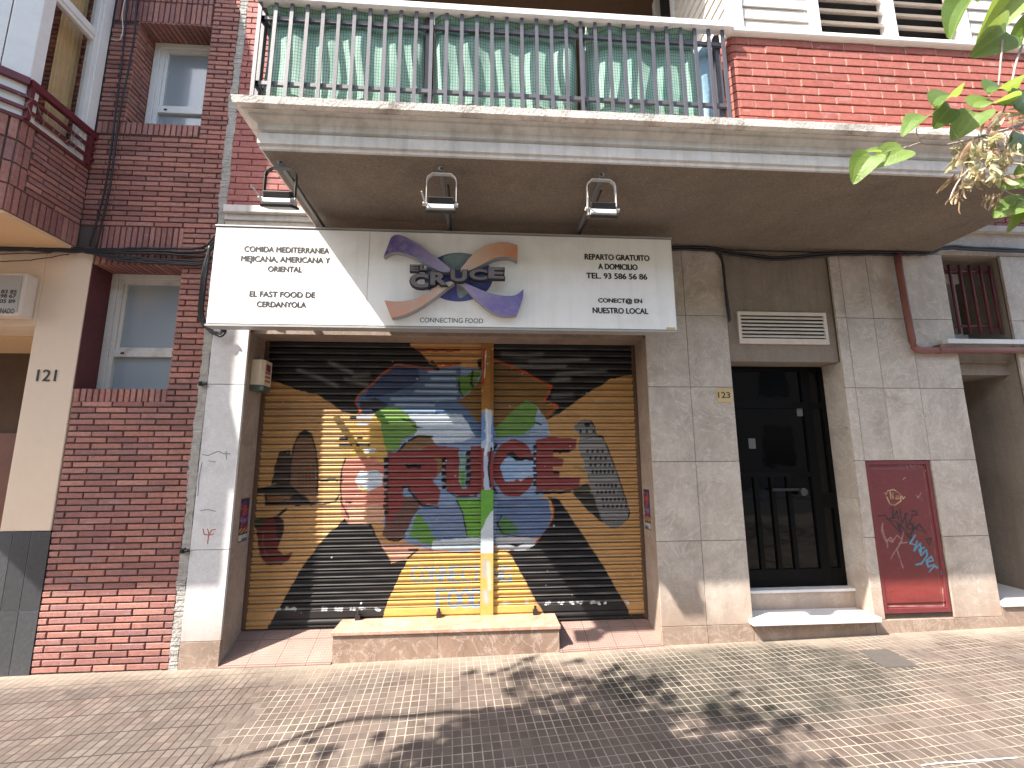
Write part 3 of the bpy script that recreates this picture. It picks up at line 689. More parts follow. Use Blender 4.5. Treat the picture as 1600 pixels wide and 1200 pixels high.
s_ = MB(); s_.prism([(2.0436, .17, Zc(-1.187)), (3.004, .17, Zc(-1.187)), (3.004, .0, Zc(-1.187)), (3.004, -.07, Zc(-1.187)), (2.005, -.07, Zc(-1.187)), (2.005, -.005, Zc(-1.187)), (2.0436, -.005, Zc(-1.187))], (0, 0, -.035)); s_.build('marble_step', M['whitemarble'], B, bevel=.003)
# vent grille over the door
a, b2, c_, d_ = W(1150, 487.5, .03), W(1288, 490, .03), W(1294, 539, .03), W(1154, 537, .03)
vx0, vx1, vz0, vz1 = a.x, b2.x, c_.z, a.z
v_ = MB(); v_.box(vx0, vx1, .012, .03, vz1 - .028, vz1); v_.box(vx0, vx1, .012, .03, vz0, vz0 + .045); v_.box(vx0, vx0 + .026, .0125, .03, vz0 + .045, vz1 - .028); v_.box(vx1 - .026, vx1, .0125, .03, vz0 + .045, vz1 - .028)
for i in range(6):
    z = vz0 + .055 + i * (vz1 - vz0 - .085) / 6
    v_.obox((vx0 + .026, .012, z), (vx1 - vx0 - .052, 0, 0), (0, .016, .012), (0, .004, .015))
VENT = v_.build('vent_grille', M['louvre'], B)
v_ = MB(); v_.box(vx0 + .02, vx1 - .02, .0285, .0298, vz0 + .03, vz1 - .02); v_.build('vent_shade_sheet', M['dark'], VENT)  # near-black sheet standing in for the shade behind the vent slats

# ================================================================ painting helper (numpy)
class Paint:
    "flat paint laid on a surface: colours per vertex, shapes given in that surface's own photo measurements"
    def __init__(s, U, V, base, seed=0):
        s.U, s.V = U, V; s.n = len(U); s.c = np.tile(np.array(base, float), (s.n, 1)); s.rg = np.random.default_rng(seed)
        # smooth wobble so painted edges are hand-drawn
        s.wu = 1.0 * np.sin(V * .31 + 1) + .8 * np.sin(U * .23 + V * .17); s.wv = 1.0 * np.sin(U * .29 + 2) + .7 * np.sin(V * .21 - U * .13)
    def inside(s, P, wob=.45):
        x, y = s.U + wob * s.wu, s.V + wob * s.wv; r = np.zeros(s.n, bool); n = len(P)
        for i in range(n):
            (x1, y1), (x2, y2) = P[i], P[(i + 1) % n]
            if y1 == y2: continue
            c = ((y1 > y) != (y2 > y)); r ^= c & (x < (x2 - x1) * (y - y1) / (y2 - y1) + x1)
        return r
    def fill(s, P, col, a=1.0, wob=.45, mask=None):
        m = s.inside(P, wob)
        if mask is not None: m &= mask
        s.c[m] = s.c[m] * (1 - a) + np.array(col) * a; return m
    def ell(s, cx, cy, rx, ry, col, a=1.0, rot=0.0):
        x, y = s.U - cx + s.wu * .6, s.V - cy + s.wv * .6; k, q = math.cos(rot), math.sin(rot)
        m = ((x * k + y * q) / rx) ** 2 + ((-x * q + y * k) / ry) ** 2 < 1
        s.c[m] = s.c[m] * (1 - a) + np.array(col) * a; return m
    def dist(s, P):
        d = np.full(s.n, 1e9)
        for (x1, y1), (x2, y2) in zip(P[:-1], P[1:]):
            dx, dy = x2 - x1, y2 - y1; L2 = dx * dx + dy * dy + 1e-9
            t = np.clip(((s.U - x1) * dx + (s.V - y1) * dy) / L2, 0, 1)
            d = np.minimum(d, np.hypot(s.U - x1 - t * dx, s.V - y1 - t * dy))
        return d
    def stroke(s, P, w, col, a=1.0, soft=.4):
        d = s.dist(P) + s.wu * .2; k = np.clip((w / 2 + soft - d) / (2 * soft + 1e-6), 0, 1)[:, None] * a
        s.c = s.c * (1 - k) + np.array(col) * k
    def spray(s, P, w, col, a=.6):
        d = s.dist(P); k = (a * np.exp(-(d / w) ** 2))[:, None]; s.c = s.c * (1 - k) + np.array(col) * k
    def flecks(s, n, col, box, r):
        u0, u1, v0, v1 = box
        for _ in range(n):
            cu, cv, rr = s.rg.uniform(u0, u1), s.rg.uniform(v0, v1), s.rg.uniform(r * .5, r)
            m = (np.abs(s.U - cu) < rr) & (np.abs(s.V - cv) < rr * .8); s.c[m] = col

def proj_arrays(X, Y, Z):
    dx, dy, dz = X - CAM.x, Y - CAM.y, Z - CAM.z
    w = dx * FW.x + dy * FW.y + dz * FW.z
    return 800 + F * (dx * RIGHT.x + dy * RIGHT.y + dz * RIGHT.z) / w, 600 - F * (dx * UP.x + dy * UP.y + dz * UP.z) / w

OCH = (.47, .265, .10); BLK = (.010, .010, .012); DRED = (.215, .042, .042)
def mural(pt):
    z2 = lambda *P: [(360 + u / 4.444, 520 + v / 4.444) for u, v in P]
    z3 = lambda *P: [(680 + u / 4.444, 520 + v / 4.444) for u, v in P]
    z4 = lambda *P: [(360 + u / 4.444, 760 + v / 4.444) for u, v in P]
    z5 = lambda *P: [(680 + u / 4.444, 760 + v / 4.444) for u, v in P]
    z8 = lambda *P: [(880 + u / 6.317, 640 + v / 6.317) for u, v in P]
    # ochre ground, a stronger yellow in the road's middle, brownish overspray
    pt.fill(z4((1220, 500), (1600, 450), (1900, 450), (1970, 500), (2150, 890), (2150, 1000), (1000, 1000), (1090, 800)), (.60, .385, .105))
    pt.spray([(420, 640), (520, 650)], 16, (.30, .18, .10), .5); pt.spray([(640, 548), (760, 548)], 10, (.42, .15, .04), .4)
    pt.spray([(420, 800), (420, 900)], 12, (.40, .19, .05), .35)
    pt.fill(z2((640, 560), (1080, 545), (1080, 1300), (940, 1360), (640, 1660)), (.58, .40, .17), .8)  # paler ochre in the sun patch's shape, sunlight put into the paint
    # black upper wings
    pt.fill(z2((150, 20), (1250, 40), (1250, 90), (1330, 140), (1400, 240), (1150, 215), (1050, 280), (960, 370), (900, 420), (870, 460), (900, 540), (880, 565), (780, 555), (740, 520), (700, 490), (600, 430), (480, 400), (350, 350), (240, 320), (150, 330)), BLK)
    pt.fill(z3((400, 20), (1500, 20), (1500, 280), (1390, 285), (1220, 320), (1060, 420), (960, 490), (860, 560), (780, 605), (760, 590), (860, 520), (850, 505), (760, 490), (800, 375), (700, 320), (520, 225), (400, 180)), BLK)
    for P in (z2((470, 260), (600, 305), (740, 370)), z2((690, 205), (760, 240), (840, 275)), z2((800, 325), (880, 345), (950, 360)), z2((860, 300), (960, 290)), z3((470, 150), (620, 165), (740, 150)), z3((520, 230), (720, 240), (900, 235)), z3((660, 200), (860, 195), (1060, 185)), z3((820, 330), (930, 320)), z3((850, 290), (1030, 270), (1180, 262)), z3((820, 440), (950, 430))):
        pt.spray(P, 3.2, (.16, .16, .16), .75)
    # globe
    G = lambda: None
    cx, cy, rx, ry = 708, 718, 153, 146
    gm = pt.ell(cx, cy, rx, ry, (.20, .28, .43))
    pt.fill(z2((1400, 240), (1150, 215), (1040, 290), (930, 400), (870, 470), (900, 560), (1040, 530), (1130, 510), (1230, 560), (1600, 560), (1600, 250)), (.075, .125, .235))
    pt.fill(z2((1140, 225), (1300, 250), (1320, 330), (1180, 400), (1040, 440), (930, 450), (960, 390), (1050, 300)), (.035, .055, .13))
    pt.fill(z2((900, 470), (1010, 450), (1100, 500), (1020, 560), (900, 560)), (.03, .035, .06))
    for P in (z2((1380, 275), (1560, 270)), z2((1400, 320), (1560, 320)), z2((1360, 365), (1560, 370)), z2((1290, 405), (1570, 410)), z2((1120, 460), (1560, 458)), z2((1150, 500), (1570, 505)), z2((1190, 545), (1480, 545)), z3((10, 480), (200, 510)), z3((0, 550), (270, 555))): pt.spray(P, 2.2, (.35, .48, .65), .7)
    pt.fill(z3((0, 480), (140, 470), (210, 520), (300, 590), (330, 620), (330, 720), (185, 710), (100, 570), (0, 565)), (.085, .15, .28))
    # sunlit strip laid in as pale blue paint, then land
    pt.fill(z2((1230, 565), (1510, 560), (1610, 565), (1700, 720), (1600, 760), (1300, 770)), (.52, .60, .70))
    pt.fill(z2((1000, 560), (1040, 530), (1130, 508), (1230, 560), (1290, 640), (1300, 690), (1200, 735), (1170, 800), (1090, 840), (1050, 720)), (.15, .29, .07))
    pt.fill(z2((900, 560), (1000, 560), (960, 640), (900, 700), (860, 640)), (.42, .45, .50))
    pt.fill(z2((1180, 590), (1250, 600), (1290, 625), (1200, 610)), (.02, .03, .02)); pt.fill(z2((1250, 640), (1340, 655), (1290, 665)), (.02, .03, .02))
    pt.fill(z3((150, 300), (220, 300), (255, 265), (325, 265), (260, 400), (180, 440), (165, 380)), (.10, .22, .045)); pt.stroke(z3((260, 270), (250, 350), (285, 420)), 3.5, BLK); pt.stroke(z3((165, 330), (170, 400), (190, 440)), 2.5, BLK)
    pt.fill(z2((840, 610), (900, 575), (1000, 562), (1040, 620), (1060, 730), (1090, 850), (1080, 900), (780, 890), (800, 740)), (.56, .36, .10))
    pt.fill(z2((860, 575), (1000, 565), (980, 600), (870, 605)), (.50, .50, .55)); pt.fill(z2((870, 620), (970, 625), (960, 645), (880, 640)), (.42, .43, .52)); pt.fill(z2((850, 685), (960, 680), (930, 700)), (.45, .2, .12)); pt.fill(z2((920, 800), (1010, 805), (1000, 835), (930, 830)), (.6, .62, .62))
    # brown quarter right of the post
    pt.fill(z3((330, 60), (400, 60), (405, 200), (520, 225), (620, 270), (700, 320), (800, 375), (760, 470), (780, 500), (860, 515), (780, 600), (740, 560), (700, 500), (640, 470), (560, 520), (480, 600), (430, 660), (330, 660), (210, 520), (150, 470), (240, 420), (325, 300)), (.19, .10, .032))
    pt.fill(z3((330, 190), (520, 225), (640, 280), (560, 330), (400, 330)), (.10, .055, .025), .6)
    pt.fill(z3((420, 660), (480, 600), (560, 520), (640, 465), (700, 500), (712, 560), (690, 640), (620, 705), (420, 730)), (.13, .26, .06))
    pt.fill(z3((712, 520), (740, 560), (782, 620), (795, 705), (640, 710), (690, 640)), (.30, .39, .52))
    pt.stroke(z3((690, 620), (740, 640)), 1.6, BLK); pt.stroke(z3((650, 690), (770, 690)), 1.6, (.05, .08, .12))
    # red outlines
    RO = (.42, .075, .02)
    pt.stroke(z2((1600, 215), (1480, 240), (1380, 255), (1290, 235), (1150, 220), (1050, 290), (950, 390), (890, 430), (865, 480), (905, 545), (890, 570)), 2.6, RO)
    pt.stroke(z3((400, 185), (520, 228), (620, 272), (700, 320), (808, 372), (790, 420), (755, 470), (850, 505), (770, 575)), 3.0, RO)
    pt.stroke(z2((1330, 200), (1440, 250), (1400, 200)), 5, BLK); pt.fill(z3((290, 190), (330, 175), (340, 270), (300, 240)), BLK)
    pt.fill(z2((1280, 110), (1600, 115), (1600, 130), (1310, 130)), (.22, .06, .02)); pt.fill(z2((1380, 205), (1600, 205), (1600, 222), (1400, 222)), (.22, .05, .015))
    # lower globe
    pt.fill(z4((1310, 140), (1600, 120), (1790, 120), (1790, 420), (1400, 420), (1240, 350)), (.15, .21, .34))
    pt.fill(z5((430, 100), (780, 85), (810, 200), (790, 300), (720, 360), (420, 340)), (.10, .15, .28))
    pt.fill(z4((1295, 190), (1335, 215), (1425, 370), (1420, 425), (1240, 345)), (.11, .26, .05))
    pt.fill(z5((140, 85), (330, 85), (330, 420), (235, 415), (215, 300), (190, 170)), (.13, .33, .045)); pt.stroke(z5((150, 100), (190, 180), (215, 310), (235, 415)), 2, BLK)
    pt.fill(z5((440, 260), (480, 200), (540, 250), (580, 320), (450, 340)), (.06, .17, .05)); pt.stroke(z5((460, 205), (430, 260), (470, 330), (580, 345)), 2.2, BLK)
    pt.fill(z4((1400, 380), (1800, 340), (1800, 440), (1400, 450)), (.50, .58, .62)); pt.fill(z5((420, 340), (720, 365), (740, 420), (640, 460), (420, 430)), (.45, .47, .50))
    pt.fill(z5((500, 400), (620, 395), (560, 420)), BLK); pt.fill(z5((500, 445), (700, 440), (560, 470)), (.12, .05, .04))
    pt.stroke(z4((1300, 400), (1400, 445), (1600, 462), (1790, 462)), 2.2, (.45, .12, .05)); pt.stroke(z5((810, 90), (825, 180), (800, 270), (740, 345), (700, 390)), 2.4, RO)
    # hat
    pt.fill(z2((345, 820), (410, 815), (430, 880), (420, 1050), (285, 1050), (310, 920)), (.045, .028, .022))
    pt.fill(z2((520, 680), (565, 715), (595, 830), (608, 960), (604, 1090), (600, 1190), (520, 1190), (450, 1110), (408, 1040), (418, 900), (445, 770), (485, 700)), (.155, .078, .04))
    for k in range(5): pt.stroke(z2((480 + k * 24, 900), (478 + k * 24, 1080)), .8, (.06, .02, .015))
    pt.fill(z2((480, 690), (520, 676), (560, 690), (575, 720), (470, 725)), BLK)
    pt.stroke(z2((410, 1040), (418, 900), (445, 770), (480, 700), (520, 678), (562, 705), (595, 820), (608, 960), (602, 1150)), 2.4, BLK)
    pt.fill(z2((160, 1115), (260, 1060), (400, 1040), (480, 1110), (560, 1180), (600, 1200), (240, 1200), (240, 1120)), (.03, .024, .02)); pt.fill(z4((250, 55), (440, 60), (400, 95), (340, 115), (260, 105)), (.20, .09, .04)); pt.fill(z2((520, 1120), (605, 1130), (640, 1200), (560, 1190)), (.30, .16, .09))
    pt.stroke(z4((160, 30), (230, 15), (430, 15), (500, 85), (560, 118), (640, 125), (730, 105), (755, 60)), 2.6, BLK); pt.stroke(z4((250, 105), (310, 120), (390, 95)), 1.8, BLK)
    # chilli
    pt.fill(z4((130, 250), (180, 225), (250, 220), (330, 205), (300, 280), (180, 300)), (.035, .05, .02))
    pt.fill(z4((185, 290), (250, 225), (330, 200), (372, 230), (372, 300), (342, 390), (332, 440), (370, 472), (432, 458), (412, 510), (345, 545), (250, 542), (205, 480), (190, 390)), (.135, .026, .02))
    pt.fill(z4((300, 210), (372, 235), (368, 320), (330, 400), (320, 300)), (.04, .018, .015)); pt.stroke(z4((230, 310), (225, 400), (250, 480)), 2, (.28, .12, .09), .6); pt.stroke(z4((320, 212), (390, 155)), 3.4, BLK)
    # black road, both lanes
    pt.fill(z4((820, 200), (940, 195), (1000, 310), (1060, 430), (1120, 530), (1230, 510), (1090, 800), (1000, 1100), (240, 1100), (255, 980), (350, 820), (500, 560), (650, 360)), BLK)
    pt.fill(z5((780, 70), (860, 90), (1000, 300), (1160, 540), (1360, 890), (1480, 890), (1480, 1000), (840, 1000), (720, 830), (535, 490), (495, 455), (640, 440), (700, 400), (740, 340), (820, 230), (830, 150)), BLK)
    pt.fill(z4((1010, 310), (1060, 430), (1130, 525), (1230, 500), (1310, 440), (1250, 395), (1060, 395)), (.50, .27, .19)); pt.stroke(z4((1230, 500), (1300, 440), (1240, 440)), 3, BLK)
    pt.fill(z4((800, 140), (940, 150), (935, 195), (830, 195)), (.42, .28, .22))
    # worn white dabs along the bottom rail
    for zz, us, v0 in ((z4, (330, 400, 440, 655, 740, 762, 850, 915, 1020), 851), (z5, (780, 870, 940, 1000, 1090, 1120, 1190, 1330, 640, 490), 808)):
        for u in us:
            for q in range(5):
                a, b2 = u + pt.rg.uniform(-16, 16), v0 + pt.rg.uniform(-9, 9); r = pt.rg.uniform(6, 14)
                pt.fill(zz((a - r, b2), (a - r * .2, b2 - r * .7), (a + r, b2 - r * .2), (a + r * .5, b2 + r * .8), (a - r * .5, b2 + r * .5)), (.58, .60, .61))
    # brown cone over the road
    pt.fill(z4((1065, 60), (1310, 70), (1315, 150), (1270, 210), (1210, 335), (1170, 375), (1090, 372), (1055, 335), (1078, 250)), (.13, .062, .05)); pt.stroke(z4((1100, 372), (1160, 380), (1215, 345)), 2, BLK)
    # C (pink) R U C E
    PK = (.56, .215, .16)
    pt.fill(z2((800, 870), (1000, 865), (1030, 900), (1075, 900), (1080, 1190), (1060, 1330), (820, 1330), (770, 1260), (760, 1000)), PK)
    pt.fill(z2((900, 960), (1020, 955), (1060, 990), (1055, 1060), (960, 1100), (890, 1080), (865, 1020)), (.60, .66, .74)); pt.fill(z2((880, 1040), (960, 1100), (920, 1110)), (.62, .46, .16))
    pt.stroke(z2((800, 870), (772, 950), (765, 1080), (770, 1180), (830, 1300)), 2.4, BLK)
    for a, b2, v in ((755, 815, 735), (880, 920, 735), (755, 845, 780), (875, 970, 780), (830, 880, 590), (600, 750, 1022), (755, 785, 1022), (800, 840, 1175)): pt.fill(z2((a, v - 9), (b2, v - 9), (b2, v + 10), (a, v + 10)), BLK)
    pt.fill(z2((810, 1200), (1075, 1195), (1060, 1330), (830, 1330)), (.58, .34, .22))
    pt.fill(z2((1170, 840), (1215, 765), (1300, 718), (1395, 725), (1440, 790), (1475, 840)), (.21, .12, .06)); pt.stroke(z2((1165, 830), (1215, 765), (1300, 716), (1400, 722)), 3, BLK); pt.stroke(z2((1440, 790), (1475, 830)), 3, (.05, .08, .12))
    pt.fill(z2((1095, 828), (1250, 822), (1380, 815), (1472, 860), (1475, 960), (1405, 1020), (1462, 1105), (1440, 1195), (1330, 1190), (1250, 1085), (1200, 1072), (1200, 1200), (1095, 1330), (1080, 1330)), DRED)
    pt.fill(z2((1370, 820), (1470, 850), (1475, 960), (1430, 1000), (1440, 900)), (.24, .125, .055))
    pt.fill(z2((1200, 912), (1325, 915), (1325, 942), (1230, 940)), BLK); pt.stroke(z2((1240, 1090), (1330, 1200), (1440, 1210)), 4, BLK); pt.stroke(z2((1200, 1072), (1240, 1068)), 3, BLK)
    for k in range(9): pt.fill(z2((1062, 872 + k * 46), (1098, 868 + k * 46), (1098, 902 + k * 46), (1066, 900 + k * 46)), BLK)
    # U
    pt.fill(z3((-90, 795), (45, 785), (165, 800), (168, 1040), (190, 1082), (215, 1082), (242, 1040), (245, 785), (330, 785), (332, 1100), (290, 1128), (150, 1132), (85, 1095), (70, 1040), (70, 870), (-90, 870)), DRED)
    pt.fill(z3((170, 830), (215, 830), (212, 1060), (180, 1075), (166, 1030)), (.20, .33, .30)); pt.fill(z3((172, 960), (205, 960), (205, 1060), (180, 1072)), (.11, .27, .06))
    for k in range(5): pt.fill(z3((44, 870 + k * 46), (76, 868 + k * 46), (76, 902 + k * 46), (44, 900 + k * 46)), BLK); pt.fill(z3((213, 824 + k * 50), (246, 822 + k * 50), (246, 858 + k * 50), (213, 858 + k * 50)), BLK)
    pt.stroke(z3((80, 1095), (150, 1140), (290, 1135)), 2, BLK)
    # C
    pt.ell(*z3((545, 940))[0], 33, 45, DRED); pt.fill(z3((560, 890), (700, 880), (700, 1000), (570, 1000)), (.30, .42, .60))
    pt.ell(*z3((525, 945))[0], 15.5, 20, (.27, .40, .60)); pt.fill(z3((490, 840), (540, 826), (590, 870), (680, 868), (680, 885), (560, 890), (520, 860)), BLK); pt.fill(z3((540, 1000), (575, 975), (690, 975), (600, 1030)), (.36, .47, .64))
    pt.stroke(z3((425, 780), (385, 840), (362, 930), (375, 1030), (425, 1110)), 4.2, BLK); pt.fill(z3((690, 800), (710, 800), (690, 900)), (.6, .64, .7))
    # E
    pt.fill(z3((700, 745), (790, 722), (985, 735), (972, 800), (930, 832), (820, 832), (820, 862), (890, 870), (882, 932), (820, 932), (820, 972), (862, 980), (862, 1002), (1012, 1008), (992, 1085), (700, 1092)), DRED)
    for k in range(6): pt.fill(z3((678, 780 + k * 50), (704, 778 + k * 50), (704, 815 + k * 50), (680, 812 + k * 50)), BLK)
    pt.fill(z3((690, 1095), (950, 1090), (940, 1112), (700, 1122)), BLK); pt.fill(z3((815, 815), (935, 815), (930, 834), (815, 834)), BLK); pt.fill(z3((820, 960), (862, 960), (862, 978), (820, 978)), BLK); pt.fill(z3((950, 1090), (1060, 1040), (1130, 1180), (1060, 1200)), (.055, .05, .03))
    # leaning tower
    pt.fill(z8((90, 820), (310, 840), (345, 1000), (410, 1115), (345, 1085), (205, 955)), (.03, .026, .02)); pt.spray(z8((120, 560), (240, 620)), 3, (.18, .14, .06), .6)
    TG = (.155, .15, .15)
    pt.fill(z8((105, 160), (170, 110), (235, 95), (275, 105), (300, 160), (322, 250), (382, 265), (432, 370), (482, 500), (522, 620), (572, 760), (622, 880), (658, 1020), (640, 1080), (565, 1155), (480, 1172), (410, 1130), (345, 1000), (300, 850), (250, 690), (200, 510), (150, 370), (168, 270), (130, 200)), TG)
    for v, u0, u1, n in ((215, 170, 300, 3), (412, 240, 390, 4), (480, 270, 420, 4), (548, 270, 460, 5), (612, 290, 490, 6), (748, 330, 520, 6), (815, 340, 500, 5), (885, 390, 590, 6), (952, 400, 620, 6)):
        pt.stroke(z8((u0 - 60, v - 3), (u1 + 30, v - 3)), 5, (.30, .30, .30), .7)
        for k in range(n): a = u0 + (u1 - u0) * k / (n - 1); pt.fill(z8((a - 12, v + 14), (a - 10, v - 12), (a, v - 22), (a + 10, v - 12), (a + 12, v + 14)), (.02, .02, .02), wob=0)
    for v, u0, u1 in ((285, 190, 370), (355, 165, 410), (680, 270, 545), (1030, 380, 630)): pt.spray(z8((u0, v), (u1, v)), 3, (.34, .34, .34), .6)
    pt.stroke(z8((200, 292), (290, 268), (380, 270)), 1.2, BLK); pt.stroke(z8((270, 110), (310, 170), (325, 250), (385, 262), (440, 380), (575, 750), (655, 1010), (640, 1080)), 1.8, BLK); pt.ell(*z8((235, 150))[0], 4.2, 3.2, BLK)
    # faded blue lettering on the yellow: CONNECTING over FOOD
    LB = (.20, .34, .48)
    seg = {'C': [[(1, .1), (.3, 0), (0, .4), (.1, .9), (1, 1)]], 'O': [[(.5, 0), (0, .3), (0, .8), (.5, 1), (1, .8), (1, .3), (.5, 0)]], 'N': [[(0, 1), (0, 0), (1, 1), (1, 0)]], 'E': [[(1, 0), (0, 0), (0, 1), (1, 1)], [(0, .5), (.8, .5)]], 'T': [[(0, 0), (1, 0)], [(.5, 0), (.5, 1)]], 'I': [[(.5, 0), (.5, 1)]], 'G': [[(1, .1), (.3, 0), (0, .4), (.1, .9), (1, 1), (1, .55), (.6, .55)]], 'F': [[(1, 0), (0, 0), (0, 1)], [(0, .5), (.8, .5)]], 'D': [[(0, 0), (0, 1), (.7, .9), (1, .5), (.7, .1), (0, 0)]]}
    for word, u0, u1, v0, v1, w in (('CONNECTING', 643, 800, 886, 908, 3.0), ('FOOD', 682, 756, 921, 949, 4.5)):
        cw = (u1 - u0) / len(word)
        for i, ch in enumerate(word):
            for P in seg[ch]: pt.stroke([(u0 + cw * (i + .08 + .76 * a), v0 + (v1 - v0) * b2) for a, b2 in P], w, LB, .9, .8)
    pt.flecks(60, (.6, .6, .58), (385, 1010, 540, 965), 1.1)
    return pt

def painted_grid(name, mat, xs, rows, parent, fn, base, seed=0, dust=None):
    "sheet over xs, with profile rows of (y, z); fn paints it"
    nx, nr = len(xs), len(rows)
    X = np.tile(np.array(xs), nr); Y = np.repeat(np.array([r[0] for r in rows]), nx); Z = np.repeat(np.array([r[1] for r in rows]), nx)
    U, V = proj_arrays(X, Y, Z); pt = Paint(U, V, base, seed); fn(pt)
    if dust is not None:
        k = np.repeat(np.array(dust), nx) * (.75 + .25 * np.sin(X * 17 + Z * 40) * np.sin(X * 5.3)); k = k[:, None]; pt.c = pt.c * (1 - k) + np.array((.50, .45, .39)) * k
    me = bpy.data.meshes.new(name); off = Vector((0, 0, 0)); p = parent
    while p is not None: off += p.location; p = p.parent
    me.vertices.add(nx * nr); me.vertices.foreach_set('co', np.stack([X - off.x, Y - off.y, Z - off.z], 1).astype(np.float32).ravel())
    i = (np.arange(nr - 1)[:, None] * nx + np.arange(nx - 1)[None, :]).ravel()
    q = np.stack([i, i + 1, i + nx + 1, i + nx], 1)
    if rows[0][1] > rows[-1][1]: q = q[:, ::-1]
    nf = len(q); me.loops.add(nf * 4); me.loops.foreach_set('vertex_index', q.ravel().astype(np.int32))
    me.polygons.add(nf); me.polygons.foreach_set('loop_start', (np.arange(nf) * 4).astype(np.int32)); me.polygons.foreach_set('loop_total', np.full(nf, 4, np.int32))
    me.update(calc_edges=True)
    a = me.color_attributes.new('paint', 'FLOAT_COLOR', 'POINT'); a.data.foreach_set('color', np.concatenate([np.clip(pt.c, 0, 1), np.ones((len(U), 1))], 1).astype(np.float32).ravel())
    me.materials.append(mat); o = bpy.data.objects.new(name, me); C.objects.link(o); o.parent = parent
    return o

# ================================================================ roller shutter
M['shutter'] = vcol('shutter_paint', .5, .0006, .22, wear=(.20, .16, .13), wearamt=.3)
ysh = .285
SH = thing('roller_shutter', 'corrugated roller shutter painted with a globe, CRUCE lettering, hat, chilli and leaning tower', 'roller shutter', (0, ysh, zsh))
PITCHZ = .0572
def shutter_rows(z0, z1):
    rows = []; z = z1
    prof = [(0.0, .010), (.003, .014), (.0065, .012), (.008, -.005), (.011, -.009), (.017, -.0115), (.026, -.0105), (.0325, -.005), (.0365, .003), (.0385, .0035), (.0400, .003), (.047, -.0025), (.0530, -.0080), (.0545, .004)]
    while z > z0 + .12:
        for dz, e in prof: rows.append((ysh + e, z - dz))
        z -= PITCHZ
    rows += [(ysh + .004, z), (ysh - .008, z - .004)] + [(ysh - .010, z - .004 + (z0 + .066 - z) * i / 14) for i in range(1, 14)] + [(ysh - .010, z0 + .062), (ysh - .002, z0 + .058), (ysh - .002, z0 + .052), (ysh - .016, z0 + .048), (ysh - .018, z0 + .022), (ysh - .004, z0 + .018), (ysh - .014, z0 + .012), (ysh - .014, z0 + .0)]
    return rows
xl, xc0, xc1, xr = -1.752, W(752, 700, ysh).x - .002, W(771, 700, ysh).x, 1.309
rows = shutter_rows(zsh, Zc(.985))
dust = [(.0, .0, .0, .0, .0, .0, .0, .0, .04, .12, .24, .28, .28, .0)[i % 14] if i < len(rows) - 24 else .05 for i in range(len(rows))]  # dust on the slat ledges plus their sunlit highlight, put into the paint
painted_grid('slat_curtain', M['shutter'], np.linspace(xl, xc0, 300), rows, SH, mural, OCH, 1, dust)
painted_grid('slat_curtain', M['shutter'], np.linspace(xc1, xr, 250), rows, SH, mural, OCH, 2, dust)
def post_paint(pt):
    pt.fill([(740, 500), (790, 500), (790, 640), (740, 640)], (.30, .14, .035)); pt.fill([(740, 640), (790, 655), (790, 745), (740, 720)], (.13, .24, .48)); pt.fill([(758, 640), (768, 640), (766, 745), (760, 740)], (.45, .52, .62))
    pt.fill([(740, 690), (790, 690), (790, 765), (740, 765)], (.36, .45, .58)); pt.fill([(740, 700), (756, 700), (756, 765), (740, 765)], DRED); pt.fill([(762, 705), (790, 700), (790, 765), (766, 765)], DRED)
    pt.fill([(740, 765), (790, 765), (790, 835), (740, 830)], (.12, .33, .05)); pt.fill([(766, 800), (790, 780), (790, 875), (740, 870), (748, 835)], (.50, .56, .60)); pt.fill([(740, 866), (790, 862), (790, 1000), (740, 1000)], (.58, .37, .10))
    pt.stroke([(757, 545), (756, 570), (755, 600)], 3, (.30, .03, .02)); pt.stroke([(759, 548), (757, 590)], 1.2, (.7, .68, .65)); pt.stroke([(760, 640), (762, 690), (758, 710)], 3, (.65, .68, .7))
    pt.spray([(758, 875), (757, 900)], 3, (.28, .33, .42), .8); pt.spray([(763, 880), (765, 920)], 3, (.55, .58, .55), .7); pt.spray([(758, 925), (760, 940)], 3.5, (.3, .42, .6), .8)
    pt.stroke([(768, 700), (763, 730), (766, 760)], 3, BLK)
    pt.spray([(768, 545), (768, 640)], 2, (.16, .08, .02), .6); pt.flecks(14, (.6, .58, .55), (750, 775, 540, 720), 1.2)
painted_grid('centre_post', M['shutter'], np.linspace(xc0 + .001, xc1 - .001, 18), [(ysh + .02, Zc(.985)), (ysh - .03, Zc(.984))] + [(ysh - .03, Zc(.984) - i * (Zc(.984) - zsh - .004) / 260) for i in range(1, 261)], SH, post_paint, OCH, 3)
g_ = MB(); g_.box(xc0 + .0012, xc0 + .003, ysh - .0298, ysh + .03, zsh, Zc(.984)); g_.box(xc1 - .003, xc1 - .0012, ysh - .0298, ysh + .03, zsh, Zc(.984)); g_.build('post_side', M['darkbrown'], SH)
for x0, x1 in ((-1.781, -1.751), (1.308, 1.338)):
    g_ = MB(); g_.box(x0, x1, ysh - .022, ysh + .03, zsh, Zc(.975)); g_.build('guide_rail', M['darkbrown'], SH, bevel=.003)
for u, v in ((560, 962), (686, 960), (836, 958)):
    g_ = MB(); a = W(u, v, ysh - .03); g_.box(a.x - .018, a.x + .018, ysh - .06, ysh - .019, Zc(-1.198), Zc(-1.16)); g_.cyl((a.x, ysh - .045, Zc(-1.17)), (a.x, ysh - .045, Zc(-1.13)), .010, 8); g_.build('floor_lock', M['blacksteel'], SH)
g_ = MB(); g_.box(-1.78, 1.337, ysh + .033, ysh + .05, zsh - .2, Zc(.985)); g_.build('shutter_backing', M['dark'], SH)
